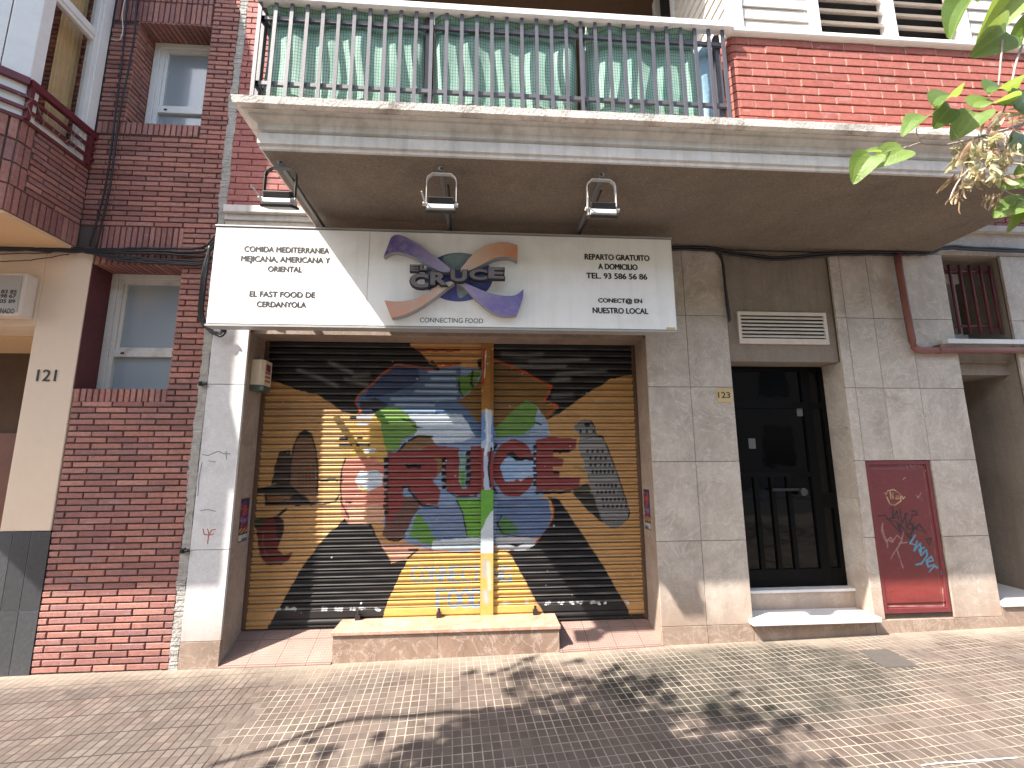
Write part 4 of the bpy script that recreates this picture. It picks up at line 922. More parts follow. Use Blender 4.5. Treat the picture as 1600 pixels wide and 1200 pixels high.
# brick-red meter cabinet door with scratched tags
def tags(pt):
    s = lambda *P: [(1300 + u / 3.157, 640 + v / 3.157) for u, v in P]
    pt.c += pt.rg.normal(0, .004, (pt.n, 1)); pt.spray(s((330, 600), (420, 700)), 30, (.10, .022, .022), .35); pt.spray(s((300, 900), (560, 880)), 20, (.34, .06, .04), .4)
    for P in (s((265, 420), (275, 400), (305, 395), (335, 415), (340, 450), (310, 472), (285, 465), (270, 430)), s((255, 410), (270, 415)), s((290, 440), (285, 405), (302, 440), (300, 410)), s((318, 425), (315, 440), (326, 440), (328, 425), (318, 425)), s((335, 440), (345, 425), (350, 440), (360, 430))): pt.stroke(P, .9, (.62, .50, .25), .9)
    for P in (s((230, 525), (260, 522), (340, 610), (320, 555), (270, 540), (330, 530)), s((285, 490), (300, 480), (300, 540), (320, 500), (330, 545)), s((335, 490), (345, 560), (370, 510)), s((360, 515), (370, 585), (395, 530)), s((395, 500), (415, 502), (420, 520), (392, 520)), s((340, 610), (330, 560), (380, 620), (430, 565), (465, 610), (420, 590), (380, 560)), s((350, 600), (390, 640), (400, 560)), s((465, 640), (490, 635), (480, 670), (470, 650)), s((380, 545), (405, 590), (375, 590))): pt.stroke(P, 2.1, (.018, .013, .015), .95)
    for P in (s((250, 560), (245, 600), (260, 640), (250, 590), (268, 650)), s((265, 650), (290, 630), (300, 650), (320, 620), (345, 640), (355, 600), (340, 650), (290, 735)), s((345, 650), (320, 690), (350, 780)), s((300, 655), (270, 640), (275, 680)), s((330, 660), (370, 655))): pt.stroke(P, 1.5, (.36, .20, .19), .8)
    for P in (s((410, 620), (385, 660), (415, 668)), s((420, 650), (405, 695), (435, 660), (440, 700)), s((455, 680), (430, 690), (440, 720), (465, 690), (470, 720), (440, 760), (415, 765)), s((470, 750), (500, 745), (490, 725), (465, 745), (475, 775), (505, 765)), s((480, 800), (505, 770), (520, 780)), s((540, 795), (542, 812))): pt.stroke(P, 2.4, (.07, .30, .44), .95)
    for P in (s((330, 275), (360, 272)), s((365, 270), (372, 285)), s((380, 268), (398, 284)), s((405, 284), (410, 268), (425, 284)), s((432, 268), (430, 284), (446, 280)), s((455, 284), (462, 268))): pt.stroke(P, .9, (.45, .25, .22), .8)
    for P in (s((350, 345), (362, 335)), s((415, 420), (425, 435), (440, 410)), s((460, 300), (470, 305))): pt.stroke(P, 1.0, (.5, .36, .3), .8)
    for k in range(26):
        a = pt.rg.uniform(0, 1, 4); u, v = 200 + 330 * a[0], 290 + 640 * a[1]; pt.stroke(s((u + (v - 290) * .12, v), (u + (v - 290) * .12 + 40 * (a[2] - .5), v + 50 * (a[3] - .5))), .6, (.30, .12, .11) if k % 2 else (.05, .015, .015), .6)
    pt.stroke(s((272, 970), (552, 968), (545, 880)), .8, (.55, .40, .36), .8); pt.stroke(s((205, 290), (450, 284)), .8, (.24, .10, .09), .8); pt.stroke(s((450, 286), (545, 960)), .8, (.24, .10, .09), .8)
M['cabinet'] = vcol('cabinet_red_paint', .45, .0012)
MD = thing('meter_cabinet', 'dark red metal cabinet door covered in scratched and sprayed tags beside the entrance', 'cabinet door', (3.37, .0, Zc(-1.19)))
m_ = MB(); x0, x1, z0, z1 = 3.0975, 3.6525, -1.188, -.033
for a in ((x0, x0 + .03, z0, z1), (x1 - .03, x1, z0, z1), (x0 + .03, x1 - .03, z1 - .03, z1), (x0 + .03, x1 - .03, z0, z0 + .035)): m_.box(a[0], a[1], .006, .05, Zc(a[2]), Zc(a[3]))
m_.build('cabinet_frame', plain('cabinet_frame_red', (.165, .03, .033), .5, .25, 8, 60, .001), MD, bevel=.002)
painted_grid('cabinet_leaf', M['cabinet'], np.linspace(x0 + .0305, x1 - .0305, 130), [(.018 - .006 * (.03 < k / 270 < .97), Zc(z1 - .031 - k * (z1 - z0 - .067) / 270)) for k in range(271)], MD, tags, (.165, .028, .032), 5)

# ================================================================ shop sign
PS = -.36
SX0, SX1, SZ0, SZ1 = -1.896, 1.446, Zc(.926), Zc(1.652)
SG = thing('shop_sign', 'long white lightbox sign of the restaurant El Cruce with crossed ribbons over a globe', 'shop sign', (-.2, -.3, SZ0))
s_ = MB(); s_.box(SX0, SX1, PS + .006, PS + .085, SZ0, SZ1); s_.build('sign_case', M['signframe'], SG, bevel=.003)
s_ = MB(); s_.box(SX0 + .006, -.8165, PS, PS + .005, SZ0 + .008, SZ1 - .008); s_.box(-.8135, SX1 - .006, PS, PS + .005, SZ0 + .008, SZ1 - .008); s_.build('sign_panel', M['signwhite'], SG, bevel=.0015)
s_ = MB(); s_.box(SX0 - .002, SX1 + .002, PS - .006, PS + .09, SZ0 - .012, SZ0 - .0005); s_.build('sign_trim', M['signframe'], SG); s_ = MB(); s_.box(SX0 - .002, SX1 + .002, PS - .006, PS + .09, SZ1 + .0005, SZ1 + .010); s_.build('sign_trim', M['signframe'], SG)
for xx in (1.30, -1.70):
    for zz in (SZ1 - .12, SZ0 + .1): s_ = MB(); s_.box(xx, xx + .04, PS + .086, -.0005 if xx > 0 else -.0065, zz, zz + .04); s_.build('sign_bracket', M['blacksteel'], SG)
t_ = MB()
for body, u0, u1, vc in (('COMIDA MEDITERRANEA', 381.8, 514.3, 390.3), ('MEJICANA, AMERICANA Y', 376.8, 515.5, 405.3), ('ORIENTAL', 418.8, 471.8, 420.5), ('EL FAST FOOD DE', 390, 492.2, 460), ('CERDANYOLA', 401.3, 478, 475.7),
                         ('REPARTO GRATUITO', 913.8, 1014.5, 402.3), ('A DOMICILIO', 935, 995.8, 417), ('TEL. 93 586 56 86', 916.3, 1010.8, 431.6), ('CONECT@ EN', 935, 1003, 470.6), ('NUESTRO LOCAL', 926.3, 1012.5, 485.6)):
    text_px(t_, body, u0, u1, vc, 8.6, PS - .0015, .0, over=.0026)
text_px(t_, 'CONNECTING FOOD', 656, 754.8, 500.6, 7.4, PS - .0015, .0)
t_.build('sign_lettering', M['letter'], SG)
s_ = MB(); a, b2 = W(1041, 511.5, PS), W(1055, 516, PS); s_.box(a.x, b2.x, PS - .003, PS - .001, b2.z, a.z); PL_ = s_.build('maker_plate', M['brass'], SG)
lg = lambda *P, y=PS: [W(580 + u / 6.154, 350 + v / 6.154, y) for u, v in P]
def flat(mb, pts, y, d, t=0.0): mb.prism([(p.x, y, p.z) for p in pts], (0, d, 0), t)
def smooth(P, n=4):
    "rounded closed outline through P, corners kept where marked by a repeated point"
    out = []; m = len(P)
    for i in range(m):
        p0, p1, p2, p3 = [Vector(P[(i + k) % m] + (0,)) for k in (-1, 0, 1, 2)]
        if (p1 - p2).length < 1: out.append(tuple(p1[:2])); continue
        if (p0 - p1).length < 1: p0 = p1
        if (p3 - p2).length < 1: p3 = p2
        for k in range(n):
            t = k / n; q = .5 * ((2 * p1) + (p2 - p0) * t + (2 * p0 - 5 * p1 + 4 * p2 - p3) * t * t + (3 * p1 - p0 - 3 * p2 + p3) * t ** 3)
            out.append((q.x, q.y))
    return out
gl = [(840 + 330 * math.cos(a), 512 - 234 * math.sin(a)) for a in [2 * PI * k / 48 for k in range(48)]]
s_ = MB(); flat(s_, lg(*gl), PS - .003, .0015)
GLB = s_.build('globe_print', plain('globe_blue', (.075, .09, .30), .5, .3, 6, 40, 0), SG)
s_ = MB()
for P in ([(690, 330), (760, 295), (860, 285), (960, 305), (900, 370), (850, 440), (770, 440), (720, 390)], [(830, 590), (890, 600), (925, 660), (905, 690), (850, 712), (825, 650)], [(610, 440), (660, 460), (700, 520), (640, 560), (560, 520), (555, 470)]): flat(s_, lg(*smooth([q for q in P])), PS - .0045, .0012, R.uniform(-.1, .2))
s_.build('globe_land', plain('globe_land_green', (.22, .30, .33), .5, .3, 9, 40, 0, dirt=(.1, .12, .15)), GLB)
purple = gradx('ribbon_purple', lg((120, 300))[0].x, lg((1490, 700))[0].x, [(0, (.085, .055, .21)), (.2, (.14, .11, .31)), (.46, (.36, .31, .46)), (.56, (.36, .31, .48)), (.75, (.20, .16, .40)), (1, (.13, .11, .36))])
orange = gradx('ribbon_orange', lg((120, 800))[0].x, lg((1410, 300))[0].x, [(0, (.52, .26, .17)), (.3, (.56, .33, .24)), (.5, (.58, .50, .42)), (.62, (.60, .42, .31)), (1, (.50, .19, .08))])
RIB = [([(190, 130), (190, 130), (230, 105), (300, 112), (420, 172), (550, 268), (680, 360), (790, 455), (790, 455), (700, 462), (640, 445), (560, 400), (440, 330), (350, 290), (250, 268), (180, 278), (118, 315), (118, 315)], purple, .06),
       ([(815, 560), (815, 560), (900, 568), (1000, 608), (1130, 660), (1280, 690), (1390, 682), (1465, 625), (1465, 625), (1455, 720), (1400, 872), (1400, 872), (1290, 882), (1170, 850), (1050, 762), (950, 665), (860, 580)], purple, .06),
       ([(860, 440), (900, 380), (1000, 268), (1100, 205), (1220, 176), (1330, 180), (1408, 205), (1408, 205), (1405, 350), (1405, 350), (1360, 322), (1280, 312), (1180, 330), (1080, 382), (980, 432), (900, 462)], orange, .072),
       ([(128, 735), (128, 735), (250, 746), (380, 730), (500, 682), (620, 602), (720, 560), (800, 555), (760, 590), (680, 650), (560, 738), (420, 826), (300, 878), (192, 900), (192, 900)], orange, .072)]
for P, mt, h in RIB:
    q = smooth(P); fr_ = lg(*q, y=PS - h)
    b_ = MB(); base = [(u + (0 if True else 0), v + 26) for u, v in q]
    flat(b_, lg(*q, y=PS - h), PS - h + .002, h - .008); rb = b_.build('ribbon', M['greyside'], SG)
    b_ = MB(); b_.prism([(p.x, PS - h, p.z) for p in fr_], (0, .0018, 0)); b_.build('ribbon_face', mt, rb)
# standing letters EL and CRUCE
for ch, u0, u1, v0, v1, sh, h in (('E', 372, 462, 388, 462, .04, .085), ('L', 466, 540, 386, 452, .04, .085), ('C', 368, 560, 470, 628, .10,  .09), ('R', 562, 742, 458, 600, .10,  .09), ('U', 757, 930, 434, 566, .08,  .09), ('C', 935, 1128, 428, 550, .08,  .09), ('E', 1118, 1288, 412, 538, .06,  .09)):
    y = PS - h; a, b2 = lg((u0, v0), (u1, v1), y=y)
    b_ = MB(); put_text(b_, ch, (a.x, b2.x, b2.z, a.z), y + .028, .075, .028); k = b_.build('raised_letter', M['letter'], SG)
    w_, hh = (b2.x - a.x), (a.z - b2.z)
    b_ = MB(); put_text(b_, ch, (a.x + w_ * .05, b2.x - w_ * .06, b2.z + hh * .09, a.z - hh * .04), y - .0015, .045, .003); b_.build('letter_face', M['letterface'], k)

# ================================================================ floodlights over the sign
def floodlight(x, zr, tilt, label, knob):
    z = Zc(1.705)
    T = thing('floodlight', label, 'floodlight', (x, -.28, z), 'floodlights on arms over the sign')
    a_ = MB(); a_.bar((x, -.02, z), (x + .006 * (1 if x > 0 else -1), -1.02, z + .01), .024, .024); a_.box(x - .05, x + .05, -.02, -.006 if x < -1 else .048, z - .05, z + .05); arm = a_.build('arm', M['armgrey'], T)
    a_ = MB(); a_.bar((x, -1.0205, z + .01), (x, -1.022, z + .01), .016, .016); a_.build('arm_end', M['dark'], arm)
    # the yoke is a flat strap bent into an arch, hung under the arm end
    yk = MB(); yy = -1.0; w, hgt = .088, .205; zt = z - .012
    path = [(-w, zt - hgt), (-w, zt - .05), (-w * .93, zt - .028), (-w * .62, zt - .004), (w * .62, zt - .004), (w * .93, zt - .028), (w, zt - .05), (w, zt - hgt)]
    for (p, q), (r, s) in zip(path[:-1], path[1:]):
        d = Vector((r - p, 0, s - q)).normalized(); nn = Vector((-d.z, 0, d.x)) * .004
        yk.obox(Vector((x + p, yy - .014, q)) - nn / 2, (r - p, 0, s - q), (0, .028, 0), nn)
    yk.build('yoke', M['lampgrey'] if x > -1 else M['blacksteel'], T)
    # shallow housing: pale sloped back towards the street, dark hood above, dark rim and glass below
    hz = zt - hgt; c, s = math.cos(tilt), math.sin(tilt); rot = Matrix.Rotation(tilt, 3, 'X')
    def loc(p): q = rot @ Vector(p); return (x + q.x, yy + q.y, hz + q.z)
    hb = MB(); ww = .079
    sec = [(-.05, -.028), (-.052, -.016), (-.036, .006), (.055, .012), (.06, -.028)]
    hb.prism([loc((-ww, p, q)) for p, q in sec], rot @ Vector((2 * ww, 0, 0))); H_ = hb.build('housing', M['lampgrey'], T, bevel=.003)
    rm = MB(); rm.prism([loc((-ww - .006, p, q)) for p, q in ((-.06, -.046), (-.062, -.0285), (.068, -.0285), (.066, -.046))], rot @ Vector((2 * ww + .012, 0, 0))); rm.build('rim', M['blacksteel'], T, bevel=.003)
    hd = MB(); hd.prism([loc((-ww + .004, p, q)) for p, q in ((-.035, .007), (-.03, .045), (.05, .05), (.055, .013))], rot @ Vector((2 * ww - .008, 0, 0))); hd.build('hood', M['blacksteel'], T, bevel=.004)
    kn = MB(); kn.tube([loc((-ww - .002, -.02, .0)), loc((-ww - .028, -.02, .005))], .012, 10); kn.tube([loc((-ww - .012, -.03, .01)), loc((-ww - .02 - knob, -.05, .07))], .005, 6); kn.tube([loc((ww, -.02, .0)), loc((ww + .022, -.02, 0))], .012, 10); kn.build('clamp_knob', M['lampgrey'], T)
    cb = MB(); cb.tube([(x + .03, -.9, z - .02), (x + .03, -.7, z - .035), (x + .015, -.4, z - .02), (x + .014, -.05, z - .005)], .006, 6); cb.build('flex', M['cable'], T)
    return T
floodlight(-1.175, 0, .40, 'dark floodlight nearest the brick house, hanging below the balcony corner', .03)
floodlight(-.243, 0, .5, 'middle floodlight of three, hung straight over the sign emblem', .008)
floodlight(.727, 0, .46, 'pale floodlight farther along the soffit, above the sign phone number', .004)

# ================================================================ small fittings
AL = thing('alarm_box', 'cream alarm siren box with faded red print and dark lens, on the shutter jamb', 'alarm box', (-1.78, .13, Zc(.55)))
a_ = MB(); x0, x1, y0, y1, z0, z1 = -1.7805, -1.685, .07, .21, Zc(.575), Zc(.775)
a_.prism([(x0, y0, z0), (x1 - .02, y0, z0), (x1, y0 + .025, z0), (x1, y1, z0), (x0, y1, z0)], (0, 0, z1 - z0)); a_.build('casing', M['alarmcream'], AL, bevel=.006)
a_ = MB(); a_.prism([(x0 + .002, y0 - .002, z0 - .045), (x1 - .022, y0 - .002, z0 - .045), (x1 + .002, y0 + .022, z0 - .045), (x1 + .002, y1 - .01, z0 - .045), (x0 + .002, y1 - .01, z0 - .045)], (0, 0, .0445)); a_.build('strobe_lens', M['alarmgreen'], AL, bevel=.006)
a_ = MB(); a_.box(x1 + .0005, x1 + .002, y0 + .04, y1 - .03, z1 - .085, z1 - .03); a_.build('print', M['alarmpurple'], AL)
a_ = MB()
for k in range(3): a_.obox((x1 + .0005, y0 + .03, z0 + .025 + k * .033), (.0015, 0, 0), (0, .085, .004), (0, 0, .018))
a_.build('print', M['alarmred'], AL)
M['poster'] = vcol('poster_print', .5, .0)
def poster(name, x, n, y0, y1, z0, z1, label, seed):
    rg = np.random.default_rng(seed); ny, nz = 24, 60
    Y = np.tile(np.linspace(y0, y1, ny), nz); Z = np.repeat(np.linspace(z1, z0, nz), ny); v = (z1 - Z) / (z1 - z0); u = (Y - y0) / (y1 - y0)
    c = np.tile([.045, .02, .06], (ny * nz, 1)); pal = [(.22, .025, .03), (.30, .05, .07), (.06, .05, .22), (.12, .03, .16), (.02, .015, .04), (.35, .12, .05)]
    for k in range(60):
        cu, cv, w, h = rg.uniform(.05, .95), rg.uniform(.04, .66), rg.uniform(.03, .16), rg.uniform(.01, .05); m = (abs(u - cu) < w) & (abs(v - cv) < h); c[m] = pal[k % 6]
    m = (abs(u - .5) < .2) & (abs(v - .28) < .12); c[m] = (.33, .05, .04); m = (abs(u - .5) < .3) & (abs(v - .52) < .03); c[m] = (.10, .14, .34)
    m = (v > .68) & (v < .80) & (np.sin(u * 14 + v * 60) > -.2); c[m] = (.42, .22, .06); m = (v > .84) & (v < .97); c[m] = (.45, .45, .30); m = (v > .84) & (v < .95) & (u > .3) & (np.sin(u * 40) > .2); c[m] = (.22, .32, .36); m = (v > .93) & (v < .97) & (u > .4); c[m] = (.05, .12, .25)
    m = (v < .06) | (u < .04) | (u > .96); c[m] = (.04, .03, .04)
    me = bpy.data.meshes.new(name); d = .003 * n
    vs = [(x + d, float(a), float(b2)) for a, b2 in zip(Y, Z)]; fs = [(i * ny + k, i * ny + k + 1, (i + 1) * ny + k + 1, (i + 1) * ny + k) for i in range(nz - 1) for k in range(ny - 1)]
    if n > 0: fs = [f[::-1] for f in fs]
    nv = len(vs); vs += [(x + .0004 * n, y0, z1), (x + .0004 * n, y1, z1), (x + .0004 * n, y1, z0), (x + .0004 * n, y0, z0)]; cs = [0, ny - 1, nz * ny - 1, (nz - 1) * ny]
    fs += [(cs[i], cs[(i + 1) % 4], nv + (i + 1) % 4, nv + i) for i in range(4)]
    me.from_pydata(vs, [], fs); at = me.color_attributes.new('paint', 'FLOAT_COLOR', 'POINT')
    at.data.foreach_set('color', np.concatenate([np.concatenate([c, np.full((4, 3), .4)]), np.ones((nv + 4, 1))], 1).astype(np.float32).ravel()); me.materials.append(M['poster'])
    o = bpy.data.objects.new(name, me); C.objects.link(o); return tag(o, label, 'poster', 'small show posters on the shutter jambs')
poster('poster', -1.781, 1, .10, .225, Zc(-.60), Zc(-.285), 'small purple show poster on the jamb below the alarm box', 4)
poster('poster', 1.338, -1, .10, .225, Zc(-.56), Zc(-.25), 'small show poster on the jamb beside the painted tower', 9)
PQ = thing('house_number_plaque', 'small brass plaque with the number 123 beside the dark door', 'number plaque', (1.965, 0, Zc(.5)))
a_ = MB(); a_.box(1.8985, 2.0285, -.005, -.0003, Zc(.440), Zc(.556)); a_.build('plate', M['brass'], PQ, bevel=.0015)
a_ = MB(); text_px(a_, '123', 1122, 1141, 617.2, 9.5, -.0062, .012); a_.build('numerals', M['letter'], PQ)
# stone step
STP = thing('stone_step', 'low step of speckled stone with a polished red marble top before the shutter', 'step', (-.23, .13, gz(-.23)))
a_ = MB()
for xa, xb in ((-1.03, -.30), (-.298, .577)): a_.box(xa, xb, .004, .262, gz(xa) - .06, Zc(-1.222))
a_.build('step_riser', M['granite'], STP, bevel=.002)
a_ = MB(); a_.box(-1.042, .587, -.008, .264, Zc(-1.2215), Zc(-1.196)); a_.build('step_top', M['redmarble'], STP, bevel=.004)
# cover plate in the pavement
P = [WG(1342, 1017), WG(1388, 1015), WG(1436, 1042), WG(1383, 1043.5)]
a_ = MB(); a_.prism([(p.x, p.y, gz(p.x, p.y) - .02) for p in P], (0, 0, .0245)); tag(a_.build('utility_cover', M['coverplate']), 'rectangular metal cover plate set in the pavement before the red cabinet', 'cover plate')

def wob(pts, n=6, a=.006, seed=0):
    rr = random.Random(seed); out = []
    P = [Vector(p) for p in pts]; m = len(P)
    for i in range(m - 1):
        p0, p1, p2, p3 = P[max(i - 1, 0)], P[i], P[i + 1], P[min(i + 2, m - 1)]
        for k in range(n):
            t = k / n; q = .5 * ((2 * p1) + (p2 - p0) * t + (2 * p0 - 5 * p1 + 4 * p2 - p3) * t * t + (3 * p1 - p0 - 3 * p2 + p3) * t ** 3)
            out.append(q + Vector((0, rr.uniform(-a, a) * .4, rr.uniform(-a, a))))
    out.append(P[-1]); return out
def cable(name, strands, label, mat='cable', r=.011, y=-.035, cat='cable'):
    m_ = MB()
    for k, pts in enumerate(strands): m_.tube(wob([W(u, v, yy if yy is not None else y) for u, v, yy in pts], seed=k, a=.004), r, 7)
    return tag(m_.build(name, M[mat], smooth=True), label, cat)
n_ = None
cable('cable_bundle', [[(-40, 389 + d, n_), (30, 388 + d, n_), (90, 390 + d, n_), (150, 392 + d, n_), (230, 392 + d * 1.6, n_), (300, 394 + d * 2.2, n_), (322, 391 + d * 3, -.12), (338, 372 + 2 * d, -.2)] for d in (-2.5, 0, 2.5)] +
      [[(130, 393, n_), (190, 401 + d, n_), (250, 405 + d, n_), (312, 408 + d, n_), (330, 402, -.1)] for d in (0, 3, 6)] +
      [[(328, 385, -.16), (322 - d, 420, -.14), (317 - d, 460, -.1), (315 - d, 490, -.06), (322 - d, 509, -.05), (338 + d, 521 + d, -.05), (348 + d, 518, -.05), (346, 508, -.07)] for d in (0, 2, 4, -2)],
      'thick bundle of black cables sagging across the brick house to the sign end', r=.009)
cable('wall_cable', [[(1044, 388 + d, n_), (1105, 389 + d, n_), (1150, 397 + d, n_), (1215, 404 + d, n_), (1290, 398 + d, n_), (1350, 396 + d, n_), (1400, 396 + d, n_), (1452, 395 + d, n_), (1476, 387 + d, n_), (1530, 389 + d, n_), (1640, 394 + d, n_)] for d in (-2, 1.5)],
      'pair of black cables running under the balcony soffit over the entrance door', r=.011)
cable('drop_cable', [[(1112, 390, n_), (1126, 399, -.03), (1131, 430, -.03), (1135, 470, -.025), (1140, 503, -.02)], [(1118, 392, n_), (1129, 410, -.025), (1134, 450, -.02), (1141, 500, -.02)]], 'black cable dropping down the stone beside the vent grille', r=.009)
cable('corner_cable', [[(201, -30, -.03), (194, 60, -.03), (180, 180, -.03), (165, 290, -.03), (140, 385, -.03)], [(215, -30, -.03), (209, 60, -.03), (187, 180, -.03), (172, 290, -.03), (150, 388, -.03)]], 'two thin black cables hanging down the brick beside the corner bay', r=.007)
cable('pale_wire', [[(200, -20, -.04), (191, 20, -.04), (192, 45, -.04), (187, 62, -.04), (175, 62, -.02)]], 'pale wire curling down the brick by the bay window frame', 'oldwhite', .004)
cable('thin_wire', [[(-20, 408.5, n_), (40, 407, n_), (80, 402, n_), (108, 397, n_)], [(-10, 397, n_), (80, 395, n_)]], 'thin loose wire sagging over the cream shopfront lintel', 'cable', .0035)
pp = MB(); yq = -.042
pts = [W(1402, 398, yq), W(1406, 425, yq), W(1416, 482, yq), W(1425.5, 534, yq), W(1428.5, 542, yq), W(1434, 546.5, yq), W(1442, 547.5, yq), W(1500, 547, yq), W(1660, 547, yq)]
pp.tube(pts, .027, 14); PP = tag(pp.build('drainpipe', M['pipe'], smooth=True), 'brown pipe bending from the soffit along below the barred window', 'pipe')
c_ = MB(); a = W(1467, 547, yq); c_.tube([(a.x - .012, yq, a.z), (a.x + .012, yq, a.z)], .032, 14); c_.box(a.x - .008, a.x + .008, yq - .02, -.0, a.z + .03, a.z + .045); c_.build('pipe_clip', M['pipe'], PP)
for u, v, lb in ((318, 600, 'small dark iron clamp at the pillar joint level with the alarm box'), (290, 860, 'small dark iron clamp low on the pale pillar beside the brickwork')):
    a = W(u, v, 0); c_ = MB(); c_.box(a.x - .022, a.x + .004, -.03, -.004, a.z - .016, a.z + .016); c_.cyl((a.x + .004, -.018, a.z), (a.x + .03, -.018, a.z), .011, 8); c_.cyl((a.x - .01, -.042, a.z), (a.x - .01, -.03, a.z), .009, 8)
    tag(c_.build('wall_clamp', M['blacksteel'], bevel=.002), lb, 'wall clamp', 'iron clamps on the pale pillar')
# joint of rough concrete between the two houses
j_ = MB(); rr = random.Random(5); z = -.1
while z < 6.2:
    h = rr.uniform(.006, .02); o1 = .9 * o1 + rr.uniform(-.005, .005) if z > 0 else 0; o2 = .9 * o2 + rr.uniform(-.003, .003) if z > 0 else 0; o1 = max(-.015, min(.012, o1)); o2 = max(-.006, min(.006, o2)); up_ = z > Zc(1.6)
    j_.box(-2.112 + o1, (-2.052 if not up_ else -2.05) + o2, rr.uniform(-.004, .001), .03, z, z + h + .002, rr.uniform(-.05, .05)); z += h
tag(j_.build('party_wall_joint', M['concrete']), 'rough grey concrete strip filling the joint between both houses', 'wall joint')

def scrawl(name, strokes, w, mat, y=-.0048):
    m_ = MB()
    for P in strokes:
        q = [W(u, v, y) for u, v in P]
        for a, b2 in zip(q[:-1], q[1:]):
            d = (b2 - a); n = Vector((-d.z, 0, d.x)).normalized() * w / 2; m_.face([a - n, b2 - n, b2 + n, a + n][::-1] if (Vector((d.x, 0, d.z)).cross(Vector((n.x, 0, n.z)))).y > 0 else [a - n, b2 - n, b2 + n, a + n])
    return m_.build(name, mat, B)
scrawl('red_scrawl', [[(317, 826), (319, 835), (327, 836), (324, 826)], [(324, 850), (326, 836), (331, 828), (338, 827)], [(328, 836), (334, 834)]], .006, plain('red_marker', (.42, .10, .08), .8, .3, 40, 60, 0))
scrawl('dark_scuffs', [[(316, 710), (325, 712), (333, 708), (341, 705), (350, 709), (360, 709)], [(316, 722), (311, 745), (309, 775)], [(313, 798), (325, 796), (337, 799)], [(353, 705), (354, 718)], [(326, 720), (337, 722)]], .006, plain('grey_scuff', (.26, .25, .24), .9, .3, 40, 60, 0))

# ================================================================ green mesh screens behind the railing
def screen(x0, x1, label, seed, loose=False):
    rr = random.Random(seed); ph = rr.uniform(0, 6); nx, nz = 90, 46
    base = (x0 + x1) / 2; m_ = MB(); z0, z1 = Zc(2.07), Zc(2.86); V = []
    for k in range(nz):
        f = k / (nz - 1); z = z0 + (z1 - z0) * f
        for i in range(nx):
            u = i / (nx - 1); x = x0 + (x1 - x0) * u
            edge = min(1, min(u, 1 - u) * 14)
            y = -.958 + .009 * math.sin(x * 11 + ph + 1.5 * math.sin(f * 4 + x * 3)) + .008 * math.sin(f * 7 + x * 2 + ph) - .010 * math.sin(PI * f) + .006 * math.sin(x * 31 + 2 * ph + 2 * math.sin(f * 3)) + .03 * (1 - edge) ** 2
            if f > .83: q = (f - .83) / .17; y += -.040 * math.sin(PI * .62 * q) + .008 * math.sin(x * 23 + ph + 9 * q) * math.sin(PI * q)
            if .79 < f <= .84: y += .008
            V.append((x, y, z + (.008 * math.sin(x * 9 + ph) if k == 0 else 0)))
    m_.add(V, [(k * nx + i, k * nx + i + 1, (k + 1) * nx + i + 1, (k + 1) * nx + i) for k in range(nz - 1) for i in range(nx - 1)])
    T = thing('privacy_screen', label, 'mesh screen', (base, -.9, z0), 'green mesh screens along the balcony railing')
    o = m_.build('mesh_fabric', M['fabric'], T, smooth=True); sf = o.modifiers.new('cloth', 'SOLIDIFY'); sf.thickness = .003
    for u in (.06, .35, .65, .94): tp = MB(); x = x0 + (x1 - x0) * u; tp.tube([(x, -.965, Zc(2.72)), (x + .006, -1.012, Zc(2.727)), (x + .002, -.975, Zc(2.738))], .003, 5); tp.build('tie', M['oldwhite'], T)
screen(-1.35, -.375, 'green mesh screen in the railing bay closest to the brick house', 1)
screen(-.318, .615, 'green mesh screen in the middle bay of the balcony railing', 2)
screen(.675, 1.42, 'green mesh screen in the railing bay next to the brick parapet', 3)
# rolled bluish sheet standing at the railing's end
rs = MB(); V = []; nx, nz = 40, 24
for k in range(nz):
    f = k / (nz - 1)
    for i in range(nx):
        a = 2 * PI * i / nx; rad = .062 + .006 * math.sin(3 * a + 5 * f) + .004 * math.sin(9 * f); V.append((1.50 + rad * math.cos(a) * (.9 + .2 * f), -.90 + rad * .8 * math.sin(a), Zc(2.03) + .72 * f))
rs.add(V, [(k * nx + i, k * nx + (i + 1) % nx, (k + 1) * nx + (i + 1) % nx, (k + 1) * nx + i) for k in range(nz - 1) for i in range(nx)] + [[(nz - 1) * nx + i for i in range(nx)]])
tag(rs.build('rolled_sheet', plain('blue_plastic', (.22, .36, .45), .35, .25, 7, 60, .004), smooth=True), 'rolled bluish plastic sheet standing behind the end of the railing', 'rolled sheet')

# ================================================================ the neighbour, number 121
N1 = thing('brick_house', 'dark brick house with corner bay and cream entrance pilaster, next to the marble building', 'house', (-2.6, .3, 0))
W1 = (-2.915, -2.322, Zc(2.733), Zc(3.685)); W2 = (-2.99, -2.332, Zc(.530), Zc(1.505))
bk = MB()
oA = (-3.125, .012, Zc(1.60)); hA = 3.0
sv = lambda z: z - Zc(1.60)
LT = (W(150, 352, 0).z - .0, W(150, 395, 0).z)   # soldier lintel over the lower window
bricks(bk, oA, (1, 0, 0), (0, -1, 0), 1.013, hA, seed=41, holes=[(W1[0] + 3.125, W1[1] + 3.125, sv(W1[2]), sv(W1[3])), (W1[0] - .0 + 3.125 - .21, W1[1] + 3.125, sv(W1[3]), sv(W1[3]) + .42), (.0, W1[1] + 3.125, sv(W1[2]) - .115, sv(W1[2])), (0, W(285, 380, 0).x + 3.125, -.1, sv(LT[0]))])
bricks(bk, (-3.125, .012, W1[3]), (1, 0, 0), (0, -1, 0), W1[1] + 3.125, .21, soldier=True, seed=42, ch=.044)
bricks(bk, (-3.125, .012, W1[3] + .21), (1, 0, 0), (0, -1, 0), W1[1] + 3.125, .21, soldier=True, seed=43, ch=.044)
